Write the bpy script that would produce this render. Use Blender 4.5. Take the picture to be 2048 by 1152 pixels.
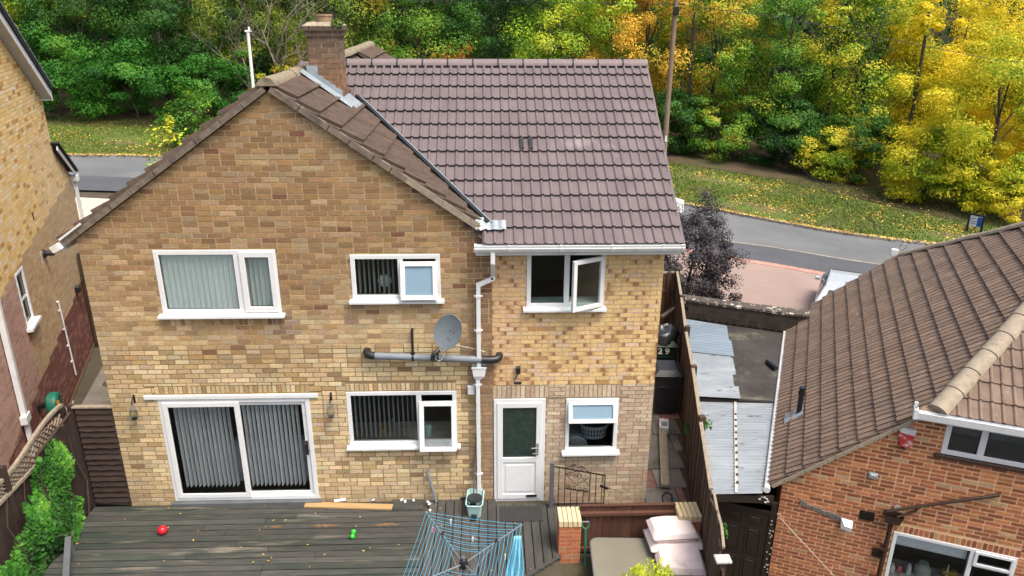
import bpy, math, random
import numpy as np
from mathutils import Vector, Matrix
for o in list(bpy.data.objects): bpy.data.objects.remove(o)
scene = bpy.context.scene
col = scene.collection
R = math.radians

# ---------------------------------------------------------------- camera, sky, sun, exposure
F, PITCH, YAW, ROLL = 1513.0, R(20.84), R(2.0), R(0.27)
CAM = Vector((0, -11.0, 8.14))
fw = Vector((math.sin(YAW)*math.cos(PITCH), math.cos(YAW)*math.cos(PITCH), -math.sin(PITCH)))
r0 = Vector((math.cos(YAW), -math.sin(YAW), 0)); u0 = r0.cross(fw)
rr = r0*math.cos(ROLL) + u0*math.sin(ROLL); uu = rr.cross(fw)
cd = bpy.data.cameras.new('camera'); cam = bpy.data.objects.new('camera', cd); col.objects.link(cam)
mw = Matrix((rr, uu, -fw)).transposed().to_4x4(); mw.translation = CAM; cam.matrix_world = mw
cd.sensor_width = 36; cd.lens = F/2048*36; cd.clip_start = 0.1; cd.clip_end = 2000
scene.camera = cam
SUN_EL, SUN_AZ = R(63), R(135)       # azimuth clockwise from +Y: behind the camera, to its right
world = bpy.data.worlds.new('World'); scene.world = world; world.use_nodes = True
wn = world.node_tree.nodes; wl = world.node_tree.links
sky = wn.new('ShaderNodeTexSky'); sky.sky_type = 'NISHITA'; sky.sun_disc = False
sky.sun_elevation = SUN_EL; sky.sun_rotation = SUN_AZ; sky.air_density = 1.0; sky.dust_density = 6.0; sky.ozone_density = 0.4
wl.new(sky.outputs[0], wn['Background'].inputs[0]); wn['Background'].inputs[1].default_value = 0.13
sl = bpy.data.lights.new('sun', 'SUN'); sl.energy = 1.7; sl.angle = R(24); sl.color = (1.0, 0.94, 0.85)
so = bpy.data.objects.new('sun', sl); col.objects.link(so)
sd = Vector((math.sin(SUN_AZ)*math.cos(SUN_EL), math.cos(SUN_AZ)*math.cos(SUN_EL), math.sin(SUN_EL)))
so.rotation_euler = sd.to_track_quat('Z', 'Y').to_euler(); so.location = (0, -20, 30)
vs = scene.view_settings; vs.view_transform = 'Standard'; vs.look = 'None'; vs.gamma = 1; vs.exposure = 1.0
vs.use_curve_mapping = False
scene.cycles.max_bounces = 8; scene.cycles.transparent_max_bounces = 16

# ---------------------------------------------------------------- helpers
rng = random.Random(7)
def hex3(h, k=1.0):
    f = lambda v: ((v/255)/12.92 if v/255 <= .04045 else ((v/255+.055)/1.055)**2.4)*k
    return tuple(f(int(h[i:i+2], 16)) for i in (0, 2, 4))
MATS = {}
def M(name, c, c2=None, rough=.8, sc=6, var=.25, bump=0.0, bsc=60, metal=0, spec=.3, attr=False, rnd=0.0,
      stretch=None, dirt=None, dirt2=None, trans=0.0, detail=6):
    """procedural material: base colour mottled by world-space noise, optional dirt patches, per-piece tint and relief"""
    m = bpy.data.materials.new(name); m.use_nodes = True; MATS[name] = m
    nt = m.node_tree; N = nt.nodes; L = nt.links; b = N['Principled BSDF']
    geo = N.new('ShaderNodeNewGeometry'); pos = geo.outputs['Position']
    if stretch:
        mp = N.new('ShaderNodeMapping'); mp.inputs['Scale'].default_value = stretch; L.new(pos, mp.inputs[0]); pos = mp.outputs[0]
    def noise(s, d=detail):
        n = N.new('ShaderNodeTexNoise'); n.inputs['Scale'].default_value = s; n.inputs['Detail'].default_value = d
        n.inputs['Roughness'].default_value = .62; L.new(pos, n.inputs['Vector']); return n.outputs[0]
    def rng_(v, a, bb, lo, hi):
        n = N.new('ShaderNodeMapRange'); n.inputs[1].default_value = a; n.inputs[2].default_value = bb
        n.inputs[3].default_value = lo; n.inputs[4].default_value = hi; L.new(v, n.inputs[0]); return n.outputs[0]
    def mix(f, a, bb, mode='MIX'):
        n = N.new('ShaderNodeMix'); n.data_type = 'RGBA'; n.blend_type = mode
        for i, v in ((0, f), (6, a), (7, bb)):
            if isinstance(v, (int, float)): n.inputs[i].default_value = v
            elif isinstance(v, tuple): n.inputs[i].default_value = (*v[:3], 1)
            else: L.new(v, n.inputs[i])
        return n.outputs[2]
    n1 = noise(sc)
    if attr:
        a = N.new('ShaderNodeAttribute'); a.attribute_name = 'Col'
        f = rng_(n1, .3, .7, 1-var, 1+var); c_ = mix(1.0, a.outputs[0], f, 'MULTIPLY')
    else:
        c2 = c2 or tuple(v*(1-var*1.6) for v in c)
        c_ = mix(rng_(n1, .32, .68, 0, 1), c, c2)
    for d in (dirt, dirt2):
        if d: c_ = mix(rng_(noise(d[1]), d[2], d[3], 0, d[4] if len(d) > 4 else 1), c_, d[0])
    if rnd:
        oi = N.new('ShaderNodeObjectInfo'); ad = N.new('ShaderNodeMath'); ad.operation = 'ADD'
        L.new(oi.outputs['Random'], ad.inputs[0]); L.new(geo.outputs['Random Per Island'], ad.inputs[1])
        fr = N.new('ShaderNodeMath'); fr.operation = 'FRACT'; L.new(ad.outputs[0], fr.inputs[0])
        c_ = mix(1.0, c_, rng_(fr.outputs[0], 0, 1, 1-rnd, 1+rnd), 'MULTIPLY')
    L.new(c_, b.inputs['Base Color'])
    b.inputs['Roughness'].default_value = rough; b.inputs['Metallic'].default_value = metal
    b.inputs['Specular IOR Level'].default_value = spec
    if trans: b.inputs['Transmission Weight'].default_value = trans
    if bump:
        bn = N.new('ShaderNodeBump'); bn.inputs['Strength'].default_value = bump; bn.inputs['Distance'].default_value = .01
        L.new(noise(bsc, 4), bn.inputs['Height']); L.new(bn.outputs[0], b.inputs['Normal'])
    return m
def leafmat(name, stops, rough=.55, tr=.22, csc=.35):
    """leaf: colour drawn per leaf from the stops, drifting over the crown"""
    m = bpy.data.materials.new(name); m.use_nodes = True; MATS[name] = m
    nt = m.node_tree; N = nt.nodes; L = nt.links; b = N['Principled BSDF']
    geo = N.new('ShaderNodeNewGeometry')
    no = N.new('ShaderNodeTexNoise'); no.inputs['Scale'].default_value = csc; no.inputs['Detail'].default_value = 3
    L.new(geo.outputs['Position'], no.inputs['Vector'])
    mr = N.new('ShaderNodeMapRange'); mr.inputs[1].default_value = .3; mr.inputs[2].default_value = .7
    mr.inputs[3].default_value = -.1; mr.inputs[4].default_value = .72; L.new(no.outputs[0], mr.inputs[0])
    mu = N.new('ShaderNodeMath'); mu.operation = 'MULTIPLY_ADD'; L.new(geo.outputs['Random Per Island'], mu.inputs[0])
    mu.inputs[1].default_value = .36; L.new(mr.outputs[0], mu.inputs[2])
    rp = N.new('ShaderNodeValToRGB'); cr = rp.color_ramp
    while len(cr.elements) < len(stops): cr.elements.new(.5)
    for i, c in enumerate(stops):
        cr.elements[i].position = i/(len(stops)-1); cr.elements[i].color = (*c, 1)
    L.new(mu.outputs[0], rp.inputs[0]); L.new(rp.outputs[0], b.inputs['Base Color'])
    b.inputs['Roughness'].default_value = rough; b.inputs['Specular IOR Level'].default_value = .25
    t = N.new('ShaderNodeBsdfTranslucent'); L.new(rp.outputs[0], t.inputs[0])
    ms = N.new('ShaderNodeMixShader'); ms.inputs[0].default_value = tr
    L.new(b.outputs[0], ms.inputs[1]); L.new(t.outputs[0], ms.inputs[2]); L.new(ms.outputs[0], N['Material Output'].inputs[0])
    return m
def glassmat(name, tint=(.9, .95, .93), refl=1.0, rough=0.0, ior=1.5):
    m = bpy.data.materials.new(name); m.use_nodes = True; MATS[name] = m
    N = m.node_tree.nodes; L = m.node_tree.links; N.remove(N['Principled BSDF'])
    fr = N.new('ShaderNodeFresnel'); fr.inputs[0].default_value = ior
    mu = N.new('ShaderNodeMath'); mu.operation = 'MULTIPLY'; mu.inputs[1].default_value = refl; mu.use_clamp = True; L.new(fr.outputs[0], mu.inputs[0])
    tr = N.new('ShaderNodeBsdfTransparent'); tr.inputs[0].default_value = (*tint, 1)
    gl = N.new('ShaderNodeBsdfGlossy'); gl.inputs['Roughness'].default_value = rough
    ms = N.new('ShaderNodeMixShader'); L.new(mu.outputs[0], ms.inputs[0]); L.new(tr.outputs[0], ms.inputs[1]); L.new(gl.outputs[0], ms.inputs[2])
    L.new(ms.outputs[0], N['Material Output'].inputs[0]); return m

class MB:
    """collects shapes and links them as one mesh object"""
    def __init__(s): s.v = []; s.f = []; s.c = []
    def add(s, vs, fs, c=None):
        o = len(s.v); s.v += [tuple(v) for v in vs]; s.f += [tuple(i+o for i in f) for f in fs]
        if c is not None: s.c += [(*k[:3], 1.0) for k in (c if isinstance(c, list) else [c]*len(vs))]
        return s
    def box(s, x0, x1, y0, y1, z0, z1, m=None, c=None):
        vs = [Vector((x, y, z)) for x in (x0, x1) for y in (y0, y1) for z in (z0, z1)]
        if m is not None: vs = [m @ v for v in vs]
        return s.add(vs, [(0, 1, 3, 2), (4, 6, 7, 5), (0, 4, 5, 1), (2, 3, 7, 6), (0, 2, 6, 4), (1, 5, 7, 3)], c)
    def cbox(s, x0, x1, y0, y1, z0, z1, b=.01, m=None):
        """box with chamfered edges"""
        vs = []; ix = {}
        for i, x in enumerate((x0, x1)):
            for j, y in enumerate((y0, y1)):
                for k, z in enumerate((z0, z1)):
                    dx = b if i == 0 else -b; dy = b if j == 0 else -b; dz = b if k == 0 else -b
                    for a, p in enumerate(((x, y+dy, z+dz), (x+dx, y, z+dz), (x+dx, y+dy, z))):
                        ix[i, j, k, a] = len(vs); vs.append(Vector(p))
        g = lambda i, j, k, a: ix[i, j, k, a]
        fs = []
        for i in (0, 1): fs.append([g(i, 0, 0, 0), g(i, 1, 0, 0), g(i, 1, 1, 0), g(i, 0, 1, 0)])
        for j in (0, 1): fs.append([g(0, j, 0, 1), g(1, j, 0, 1), g(1, j, 1, 1), g(0, j, 1, 1)])
        for k in (0, 1): fs.append([g(0, 0, k, 2), g(1, 0, k, 2), g(1, 1, k, 2), g(0, 1, k, 2)])
        for i in (0, 1):
            for j in (0, 1): fs.append([g(i, j, 0, 0), g(i, j, 1, 0), g(i, j, 1, 1), g(i, j, 0, 1)])
        for i in (0, 1):
            for k in (0, 1): fs.append([g(i, 0, k, 0), g(i, 1, k, 0), g(i, 1, k, 2), g(i, 0, k, 2)])
        for j in (0, 1):
            for k in (0, 1): fs.append([g(0, j, k, 1), g(1, j, k, 1), g(1, j, k, 2), g(0, j, k, 2)])
        for i in (0, 1):
            for j in (0, 1):
                for k in (0, 1): fs.append([g(i, j, k, 0), g(i, j, k, 1), g(i, j, k, 2)])
        if m is not None: vs = [m @ v for v in vs]
        return s.add(vs, fs)
    def bar(s, a, b, w, h=None, up=(0, 0, 1)):
        """rectangular bar from a to b, w wide and h deep"""
        a, b = Vector(a), Vector(b); h = h or w; d = (b-a).normalized(); up = Vector(up)
        if abs(d.dot(up)) > .98: up = Vector((0, 1, 0))
        x = d.cross(up).normalized(); y = x.cross(d)
        vs = [p + x*(w/2*i) + y*(h/2*j) for p in (a, b) for i, j in ((-1, -1), (1, -1), (1, 1), (-1, 1))]
        return s.add(vs, [(0, 1, 2, 3), (7, 6, 5, 4), (0, 4, 5, 1), (1, 5, 6, 2), (2, 6, 7, 3), (3, 7, 4, 0)])
    def tube(s, pts, r, n=8, cap=True):
        pts = [Vector(p) for p in pts]; rs = r if isinstance(r, (list, tuple)) else [r]*len(pts)
        vs = []; fs = []; ref = None
        for i, p in enumerate(pts):
            d = (pts[min(i+1, len(pts)-1)] - pts[max(i-1, 0)]).normalized()
            if ref is None: ref = Vector((0, 0, 1)) if abs(d.z) < .9 else Vector((1, 0, 0))
            x = d.cross(ref).normalized(); y = x.cross(d); ref = y if abs(d.dot(y)) < .9 else ref
            for k in range(n):
                t = 2*math.pi*k/n; vs.append(p + (x*math.cos(t) + y*math.sin(t))*rs[i])
        for i in range(len(pts)-1):
            for k in range(n): fs.append((i*n+k, i*n+(k+1) % n, (i+1)*n+(k+1) % n, (i+1)*n+k))
        if cap: fs += [tuple(range(n))[::-1], tuple((len(pts)-1)*n+k for k in range(n))]
        return s.add(vs, fs)
    def lathe(s, prof, c=(0, 0, 0), n=20, m=None, sx=1, sy=1):
        """profile (radius, height) turned about the vertical through c"""
        vs = []; fs = []
        for r_, z in prof:
            for k in range(n):
                t = 2*math.pi*k/n; v = Vector((c[0]+r_*sx*math.cos(t), c[1]+r_*sy*math.sin(t), c[2]+z)); vs.append(m @ v if m is not None else v)
        for i in range(len(prof)-1):
            for k in range(n): fs.append((i*n+k, i*n+(k+1) % n, (i+1)*n+(k+1) % n, (i+1)*n+k))
        fs += [tuple(range(n))[::-1], tuple((len(prof)-1)*n+k for k in range(n))]
        return s.add(vs, fs)
    def prism(s, poly, a, b, ax='y', m=None):
        """polygon extruded: ax y takes (x,z) points between y=a and y=b; z takes (x,y)"""
        mk = (lambda p, t: Vector((p[0], t, p[1]))) if ax == 'y' else ((lambda p, t: Vector((p[0], p[1], t))) if ax == 'z' else (lambda p, t: Vector((t, p[0], p[1]))))
        n = len(poly); vs = [mk(p, a) for p in poly] + [mk(p, b) for p in poly]
        if m is not None: vs = [m @ v for v in vs]
        return s.add(vs, [tuple(range(n)), tuple(range(2*n-1, n-1, -1))] + [(i, i+n, (i+1) % n+n, (i+1) % n) for i in range(n)])
    def mesh(s, name='mesh'):
        me = bpy.data.meshes.new(name); me.from_pydata(s.v, [], s.f)
        if s.c and len(s.c) == len(s.v):
            a = me.color_attributes.new('Col', 'FLOAT_COLOR', 'POINT'); a.data.foreach_set('color', np.array(s.c, 'f').ravel())
        return me
    def build(s, name, mat, parent=None, smooth=False, loc=None, rot=None, bevel=0):
        return obj(name, s.mesh(name), mat, parent, smooth, loc, rot, bevel)
def obj(name, me, mat, parent=None, smooth=False, loc=None, rot=None, bevel=0):
    if mat is not None and not me.materials: me.materials.append(MATS[mat] if isinstance(mat, str) else mat)
    if smooth:
        me.polygons.foreach_set('use_smooth', [True]*len(me.polygons))
        try: me.set_sharp_from_angle(angle=R(40))
        except Exception: pass
    o = bpy.data.objects.new(name, me); col.objects.link(o); o.parent = parent
    if loc is not None: o.location = loc
    if rot is not None: o.rotation_euler = rot
    if bevel:
        bm = o.modifiers.new('bevel', 'BEVEL'); bm.width = bevel; bm.segments = 2; bm.limit_method = 'ANGLE'
    return o
def tag(o, label=None, cat=None, group=None, kind=None):
    for k, v in (('label', label), ('category', cat), ('group', group), ('kind', kind)):
        if v: o[k] = v
    return o
def thing(name, label, cat, loc=(0, 0, 0), rz=0, group=None):
    o = bpy.data.objects.new(name, None); col.objects.link(o); o.location = loc; o.rotation_euler = (0, 0, rz); o.empty_display_size = .2
    return tag(o, label, cat, group)
def part(name, parent):
    o = bpy.data.objects.new(name, None); col.objects.link(o); o.parent = parent; o.empty_display_size = .1; return o
def dup(o, parent=None):
    c = o.copy(); col.objects.link(c)
    if parent is not None: c.parent = parent
    for ch in list(o.children): dup(ch, c)
    return c
def TR(loc, rx=0, ry=0, rz=0):
    return Matrix.Translation(loc) @ Matrix.Rotation(rz, 4, 'Z') @ Matrix.Rotation(ry, 4, 'Y') @ Matrix.Rotation(rx, 4, 'X')
def lerp(a, b, t): return a + (b-a)*t
def mixc(a, b, t): return tuple(x+(y-x)*t for x, y in zip(a, b))
def jit(c, k, r=rng):
    f = 1+r.uniform(-k, k); return tuple(max(0, v*f*(1+r.uniform(-k*.25, k*.25))) for v in c)
def smooth(a, b, x):
    t = max(0, min(1, (x-a)/(b-a))); return t*t*(3-2*t)

# ---- bricks
def clip(poly, a, b, c):
    """keep the part of poly where a*x+b*z <= c"""
    out = []
    for i, p in enumerate(poly):
        q = poly[(i+1) % len(poly)]; dp = a*p[0]+b*p[1]-c; dq = a*q[0]+b*q[1]-c
        if dp <= 0: out.append(p)
        if dp*dq < 0: t = dp/(dp-dq); out.append((p[0]+(q[0]-p[0])*t, p[1]+(q[1]-p[1])*t))
    return out
def lay(x0, x1, z0, z1, bl, ch, joint, holes=(), cuts=(), seed=1, off=0.0, jx=.004, soldier=()):
    """running-bond bricks over a rectangle less holes; cuts are half-planes; soldier = (x0,x1,z0,z1,width) rows of bricks on end"""
    r = random.Random(seed); out = []; hs = list(holes) + [s[:4] for s in soldier]
    n = int(round((z1-z0)/ch))
    for i in range(n):
        za, zb = z0+i*ch+joint/2, z0+(i+1)*ch-joint/2
        x = x0 - ((i % 2)*.5 + off)*bl + (r.uniform(-.02, .02) if off else 0)
        while x < x1:
            L_ = bl*(.5 if r.random() < .03 else 1)
            segs = [(max(x, x0)+joint/2*(x > x0), min(x+L_, x1)-joint/2*(x+L_ < x1), za, zb)]; x += L_
            for h in hs:
                ns = []
                for (a, b_, c, d) in segs:
                    if b_ <= h[0] or a >= h[1] or d <= h[2] or c >= h[3]: ns.append((a, b_, c, d)); continue
                    ov = min(d, h[3])-max(c, h[2])
                    if ov < .45*(d-c):
                        ns.append((a, b_, h[3]+joint/2, d) if h[3] < d and h[2] <= c else (a, b_, c, h[2]-joint/2))
                    else:
                        if a < h[0]-.02: ns.append((a, h[0], c, d))
                        if b_ > h[1]+.02: ns.append((h[1], b_, c, d))
                segs = ns
            for (a, b_, c, d) in segs:
                if b_-a < .025 or d-c < .015: continue
                p = [(a, c), (b_, c), (b_, d), (a, d)]
                for k in cuts: p = clip(p, *k)
                if len(p) >= 3: out.append(p)
    for (a, b_, c, d, w) in soldier:
        k = max(1, int(round((b_-a)/w)))
        for i in range(k):
            out.append([(a+i*(b_-a)/k+joint/2, c+joint/2), (a+(i+1)*(b_-a)/k-joint/2, c+joint/2), (a+(i+1)*(b_-a)/k-joint/2, d-joint/2), (a+i*(b_-a)/k+joint/2, d-joint/2)])
    return out
def put_bricks(polys, parent, mat, colour, n_single, key, yf=0.0, proud=.009, rough_y=.004, seed=3, stuff='brickwork', fr=(0, .3, .7, 1)):
    """the n_single bricks that key ranks first become objects of their own, the rest one joined part"""
    r = random.Random(seed); order = sorted(polys, key=key); rest = MB()
    for i, p in enumerate(order):
        mb = MB() if i < n_single else rest
        xc = sum(q[0] for q in p)/len(p); zc = sum(q[1] for q in p)/len(p)
        cl = colour(xc, zc, r); y0 = yf-proud-r.uniform(0, rough_y); y1 = yf+.012
        if isinstance(cl[0], tuple) and len(p) == 4:
            (a, c), (b_, d) = p[0], p[2]; xs = [a+(b_-a)*t for t in fr]; k = len(xs)
            vs = [(x, y0, z) for x in xs for z in (c, d)] + [(a, y1, c), (a, y1, d), (b_, y1, c), (b_, y1, d)]
            fs = [(2*j, 2*j+2, 2*j+3, 2*j+1) for j in range(k-1)]; e = 2*k
            fs += [(0, 1, e+1, e), (2*k-2, e+2, e+3, 2*k-1), tuple([2*j for j in range(k)][::-1]+[e, e+2]), tuple([2*j+1 for j in range(k)]+[e+3, e+1])]
            mb.add(vs, fs, [cl[j] for j in range(k) for _ in (0, 1)] + [cl[0]]*2 + [cl[-1]]*2)
        else:
            if isinstance(cl[0], tuple): cl = cl[1]
            n = len(p); vs = [(x, y0, z) for x, z in p] + [(x, y1, z) for x, z in p]
            mb.add(vs, [tuple(range(n))] + [(j, j+n, (j+1) % n+n, (j+1) % n) for j in range(n)], cl)
        if i < n_single: mb.build('brick', mat, parent)
    if rest.v: tag(rest.build(stuff, mat, parent), kind='stuff')
def plate(name, mat, parent, x0, x1, z0, z1, holes, y=0.0, reveal=.12, top=None):
    """wall face with openings cut out of it and their reveals; top = extra polygon above z1"""
    mb = MB(); xs = sorted({x0, x1, *[h[0] for h in holes], *[h[1] for h in holes]}); zs = sorted({z0, z1, *[h[2] for h in holes], *[h[3] for h in holes]})
    xs = [x for x in xs if x0 <= x <= x1]; zs = [z for z in zs if z0 <= z <= z1]
    for a, b in zip(xs, xs[1:]):
        for c, d in zip(zs, zs[1:]):
            if any(h[0] <= (a+b)/2 <= h[1] and h[2] <= (c+d)/2 <= h[3] for h in holes): continue
            mb.add([(a, y, c), (b, y, c), (b, y, d), (a, y, d)], [(0, 1, 2, 3)])
    for h in holes:
        a, b, c, d = h; e = y+reveal
        mb.add([(a, y, c), (a, e, c), (a, e, d), (a, y, d)], [(0, 1, 2, 3)]); mb.add([(b, y, c), (b, e, c), (b, e, d), (b, y, d)], [(3, 2, 1, 0)])
        mb.add([(a, y, c), (b, y, c), (b, e, c), (a, e, c)], [(0, 1, 2, 3)]); mb.add([(a, y, d), (b, y, d), (b, e, d), (a, e, d)], [(3, 2, 1, 0)])
    if top: mb.add([(x, y, z) for x, z in top], [tuple(range(len(top)))])
    return mb.build(name, mat, parent)

# ---- leaves
def leaf_mesh(name, P, Nn, size, aspect=.55, seed=0, fold=0.0):
    """one rhombic leaf per point, facing Nn"""
    r = np.random.RandomState(seed); n = len(P)
    a = r.normal(size=(n, 3)); t = np.cross(Nn, a); t /= np.linalg.norm(t, axis=1)[:, None]+1e-9; b = np.cross(Nn, t)
    s = (size*(.65+.7*r.rand(n)))[:, None]
    V = np.empty((n, 4, 3)); V[:, 0] = P-t*s*.5; V[:, 2] = P+t*s*.5
    V[:, 1] = P+b*s*aspect*.5+Nn*s*fold-t*s*.08; V[:, 3] = P-b*s*aspect*.5+Nn*s*fold-t*s*.08
    me = bpy.data.meshes.new(name); me.vertices.add(n*4); me.loops.add(n*4); me.polygons.add(n)
    me.vertices.foreach_set('co', V.astype('f').ravel()); me.loops.foreach_set('vertex_index', np.arange(n*4, dtype='i'))
    me.polygons.foreach_set('loop_start', np.arange(0, n*4, 4, dtype='i')); me.update(calc_edges=True); return me
def crown_points(n, rx, ry, rz, zc, seed, clumps=60, cr=.24, flat=.6, low=-.9):
    r = np.random.RandomState(seed); c = []
    while len(c) < clumps:
        v = r.normal(size=3); v /= np.linalg.norm(v)
        if v[2] < low: continue
        c.append(v*(.45+.55*r.rand()**.5)*(1+.16*math.sin(5*math.atan2(v[1], v[0])+seed)))
    c = np.array(c); k = r.randint(0, clumps, n); sz = (.6+.8*r.rand(clumps))[k][:, None]
    d = r.normal(size=(n, 3)); d /= np.linalg.norm(d, axis=1)[:, None]; rad = r.rand(n)[:, None]**.45
    off = d*rad*cr*sz; off[:, 2] *= flat
    P = (c[k]+off)*np.array([rx, ry, rz]); P[:, 2] += zc
    Nn = d*.7+c[k]*.5+r.normal(size=(n, 3))*.45+np.array([0, 0, .45]); Nn /= np.linalg.norm(Nn, axis=1)[:, None]
    return P, Nn, c*np.array([rx, ry, rz])+np.array([0, 0, zc])
def limbs(cl, h0, r0, r1, seed, base=(0, 0, 0), nl=9, top=None):
    r = random.Random(seed); mb = MB(); top = top or max(c[2] for c in cl)*.8
    pts = [(base[0]+r.uniform(-.12, .12)*i, base[1]+r.uniform(-.12, .12)*i, base[2]-.2+(top+.2)*i/5) for i in range(6)]
    mb.tube(pts, [lerp(r0, r1, i/5) for i in range(6)], 8)
    for c in r.sample([tuple(x) for x in cl], min(nl, len(cl))):
        z = min(max(h0*.7, c[2]*.55), top*.85); t = z/top*5; i = min(4, int(t)); p = [lerp(pts[i][j], pts[i+1][j], t-i) for j in range(3)]
        m = [lerp(p[j], c[j], .5)+r.uniform(-.2, .2) for j in range(3)]; m[2] += .15
        mb.tube([p, m, c], [r0*.35, r0*.22, r0*.06], 5)
    return mb
def gz(x, y=0): return -1.3-.06*x            # the street side falls to the right
def tree(name, label, x, y, h, rad, leaf, n, seed, cat='tree', base=.25, size=.2, z=None, group=None, bark='bark', clumps=64, ry=None, cr=.24, trunk=.16, aspect=.55):
    z = gz(x) if z is None else z
    t = thing(name, label, cat, (x, y, z), 0, group)
    rz = h*(1-base)/2; zc = h*base+rz
    P, Nn, cl = crown_points(n, rad, ry or rad, rz, zc, seed, clumps, cr)
    obj('crown' if cat == 'tree' else 'foliage', leaf_mesh('leaves', P, Nn, size, aspect, seed), leaf, t)
    limbs(cl, h*base, trunk, trunk*.25, seed).build('trunk' if cat == 'tree' else 'stem', bark, t, smooth=True)
    return t

# ---------------------------------------------------------------- materials
M('brick', (.5, .4, .2), attr=True, rough=.9, sc=26, var=.22, bump=.5, bsc=90, dirt=((.16, .12, .08), 2.3, .62, .78, .35), spec=.2)
M('mortar_old', (.56, .42, .25), (.44, .32, .18), rough=.95, sc=3, bump=.3)
M('mortar_low', (.30, .22, .122), (.22, .16, .088), rough=.95, sc=3, bump=.3)
M('mortar_ext', (.52, .41, .31), (.42, .33, .25), rough=.95, sc=9, bump=.3)
M('mortar_pale', (.31, .24, .18), (.24, .185, .14), rough=.95, sc=9, bump=.3)
M('mortar_orange', (.78, .50, .29), (.66, .40, .23), rough=.95, sc=4, bump=.3)
M('mortar_left', (.42, .28, .13), (.30, .20, .10), rough=.95, sc=2, bump=.3)
M('upvc', (.70, .72, .725), (.65, .67, .675), rough=.38, sc=3, var=.05, spec=.4, dirt=((.38, .38, .34), 5, .60, .78, .45))
M('gutter_white', (.70, .72, .725), (.63, .65, .655), rough=.4, sc=2, dirt=((.32, .32, .29), 3, .58, .76, .6))
M('upvc_grey', (.55, .58, .58), rough=.4, var=.1)
M('gasket', (.02, .02, .022), rough=.6, var=.1)
glassmat('glass', (.93, .97, .96), .8); glassmat('glass_dark', (.62, .74, .72), .7); M('glass_frost', (.030, .052, .045), (.014, .026, .023), rough=.22, sc=9, spec=.7, bump=.4, bsc=70)
M('glass_obscure_sky', (.20, .31, .39), (.18, .28, .36), rough=.12, sc=2, var=.08, spec=.6)  # obscure glass; pale blue paints in the sky reflected by the tilted sashes
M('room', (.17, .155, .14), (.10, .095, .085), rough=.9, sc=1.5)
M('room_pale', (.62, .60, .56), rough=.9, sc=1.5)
M('blind_mint', (.84, .92, .89), rough=.75, var=.06, sc=3)
M('blind_grey', (.84, .86, .90), rough=.75, var=.08, sc=3)
M('blind_dim', (.34, .38, .37), rough=.75, var=.08, sc=3)
M('tile_new', (.150, .120, .124), (.118, .094, .098), rough=.75, sc=2.2, bump=.15, bsc=150, rnd=.07, dirt=((.42, .38, .38), 1.1, .66, .80, .45), spec=.35)
M('ridge_new', (.20, .158, .160), (.165, .13, .132), rough=.6, sc=3, rnd=.05)
M('tile_old', (.135, .098, .076), (.082, .060, .048), rough=.95, sc=7, bump=.7, bsc=120, rnd=.16, dirt=((.20, .17, .12), 11, .62, .75, .5), dirt2=((.06, .055, .035), 2.4, .58, .75, .6))
M('tile_right', (.215, .155, .118), (.150, .108, .083), rough=.95, sc=5, bump=.6, bsc=130, rnd=.12, dirt=((.46, .42, .36), 13, .665, .70, .8), dirt2=((.055, .045, .04), 3.1, .62, .78, .5))
M('ridge_old', (.30, .255, .185), (.17, .14, .09), rough=.95, sc=9, bump=.8, bsc=60, dirt=((.10, .10, .04), 6, .56, .68, .7))
M('ridge_pale', (.35, .295, .225), (.25, .21, .155), rough=.95, sc=8, bump=.7, bsc=60, dirt=((.13, .10, .07), 10, .60, .72, .6))
M('verge', (.22, .18, .135), (.12, .10, .08), rough=.95, sc=9, bump=.6, dirt=((.07, .065, .06), 4, .5, .66, .7))
M('lead_bright', (.31, .36, .39), (.21, .25, .275), rough=.45, sc=9, var=.2, spec=.5, bump=.4, bsc=25)
M('lead', (.30, .35, .39), (.20, .235, .26), rough=.5, sc=9, var=.2, spec=.5, bump=.3, bsc=30)
M('black_trim', (.018, .022, .026), rough=.55, var=.2)
M('black_plastic', (.014, .016, .018), rough=.42, var=.2, spec=.5)
M('grey_pvc', (.205, .235, .265), (.15, .175, .20), rough=.5, sc=8, dirt=((.30, .31, .31), 12, .63, .75, .5))
M('dish_grey', (.15, .18, .20), (.12, .145, .16), rough=.5, sc=5)
M('cable', (.70, .62, .56), rough=.6)
M('asphalt', (.135, .145, .15), (.10, .108, .112), rough=.95, sc=.7, bump=.5, bsc=160, dirt=((.19, .195, .19), .35, .48, .66, .6), dirt2=((.07, .075, .08), .9, .62, .74, .5))
M('footway', (.085, .09, .10), (.072, .076, .084), rough=.95, sc=1.2, bump=.4, bsc=160)
M('kerbstone', (.30, .27, .23), (.20, .18, .15), rough=.95, sc=5, bump=.4, rnd=.1)
M('concrete', (.22, .195, .165), (.15, .14, .12), rough=.95, sc=2.5, bump=.4, dirt=((.09, .085, .07), 1.3, .52, .7, .7))
M('cream_paving', (.58, .50, .39), (.50, .42, .33), rough=.9, sc=3, rnd=.08)
M('soil', (.09, .07, .05), (.055, .05, .03), rough=1, sc=1.5, bump=.6, bsc=20, dirt=((.10, .11, .03), .8, .55, .7))
M('grass', (.105, .140, .026), (.070, .100, .020), rough=1, sc=.9, bump=.9, bsc=22, dirt=((.155, .115, .055), .45, .50, .60, .85), dirt2=((.10, .075, .035), .2, .52, .66, .8))
M('litter', (.085, .060, .032), (.05, .038, .022), rough=1, sc=1.2, bump=.8, bsc=16, dirt=((.20, .14, .06), 6, .6, .7, .6), dirt2=((.06, .075, .02), .4, .5, .65, .7))
M('grass_blade', (.14, .20, .03), (.09, .14, .02), rough=.8, sc=2, rnd=.35)
M('block_red', (.47, .25, .19), (.38, .21, .165), rough=.9, sc=4, rnd=.12)
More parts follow.
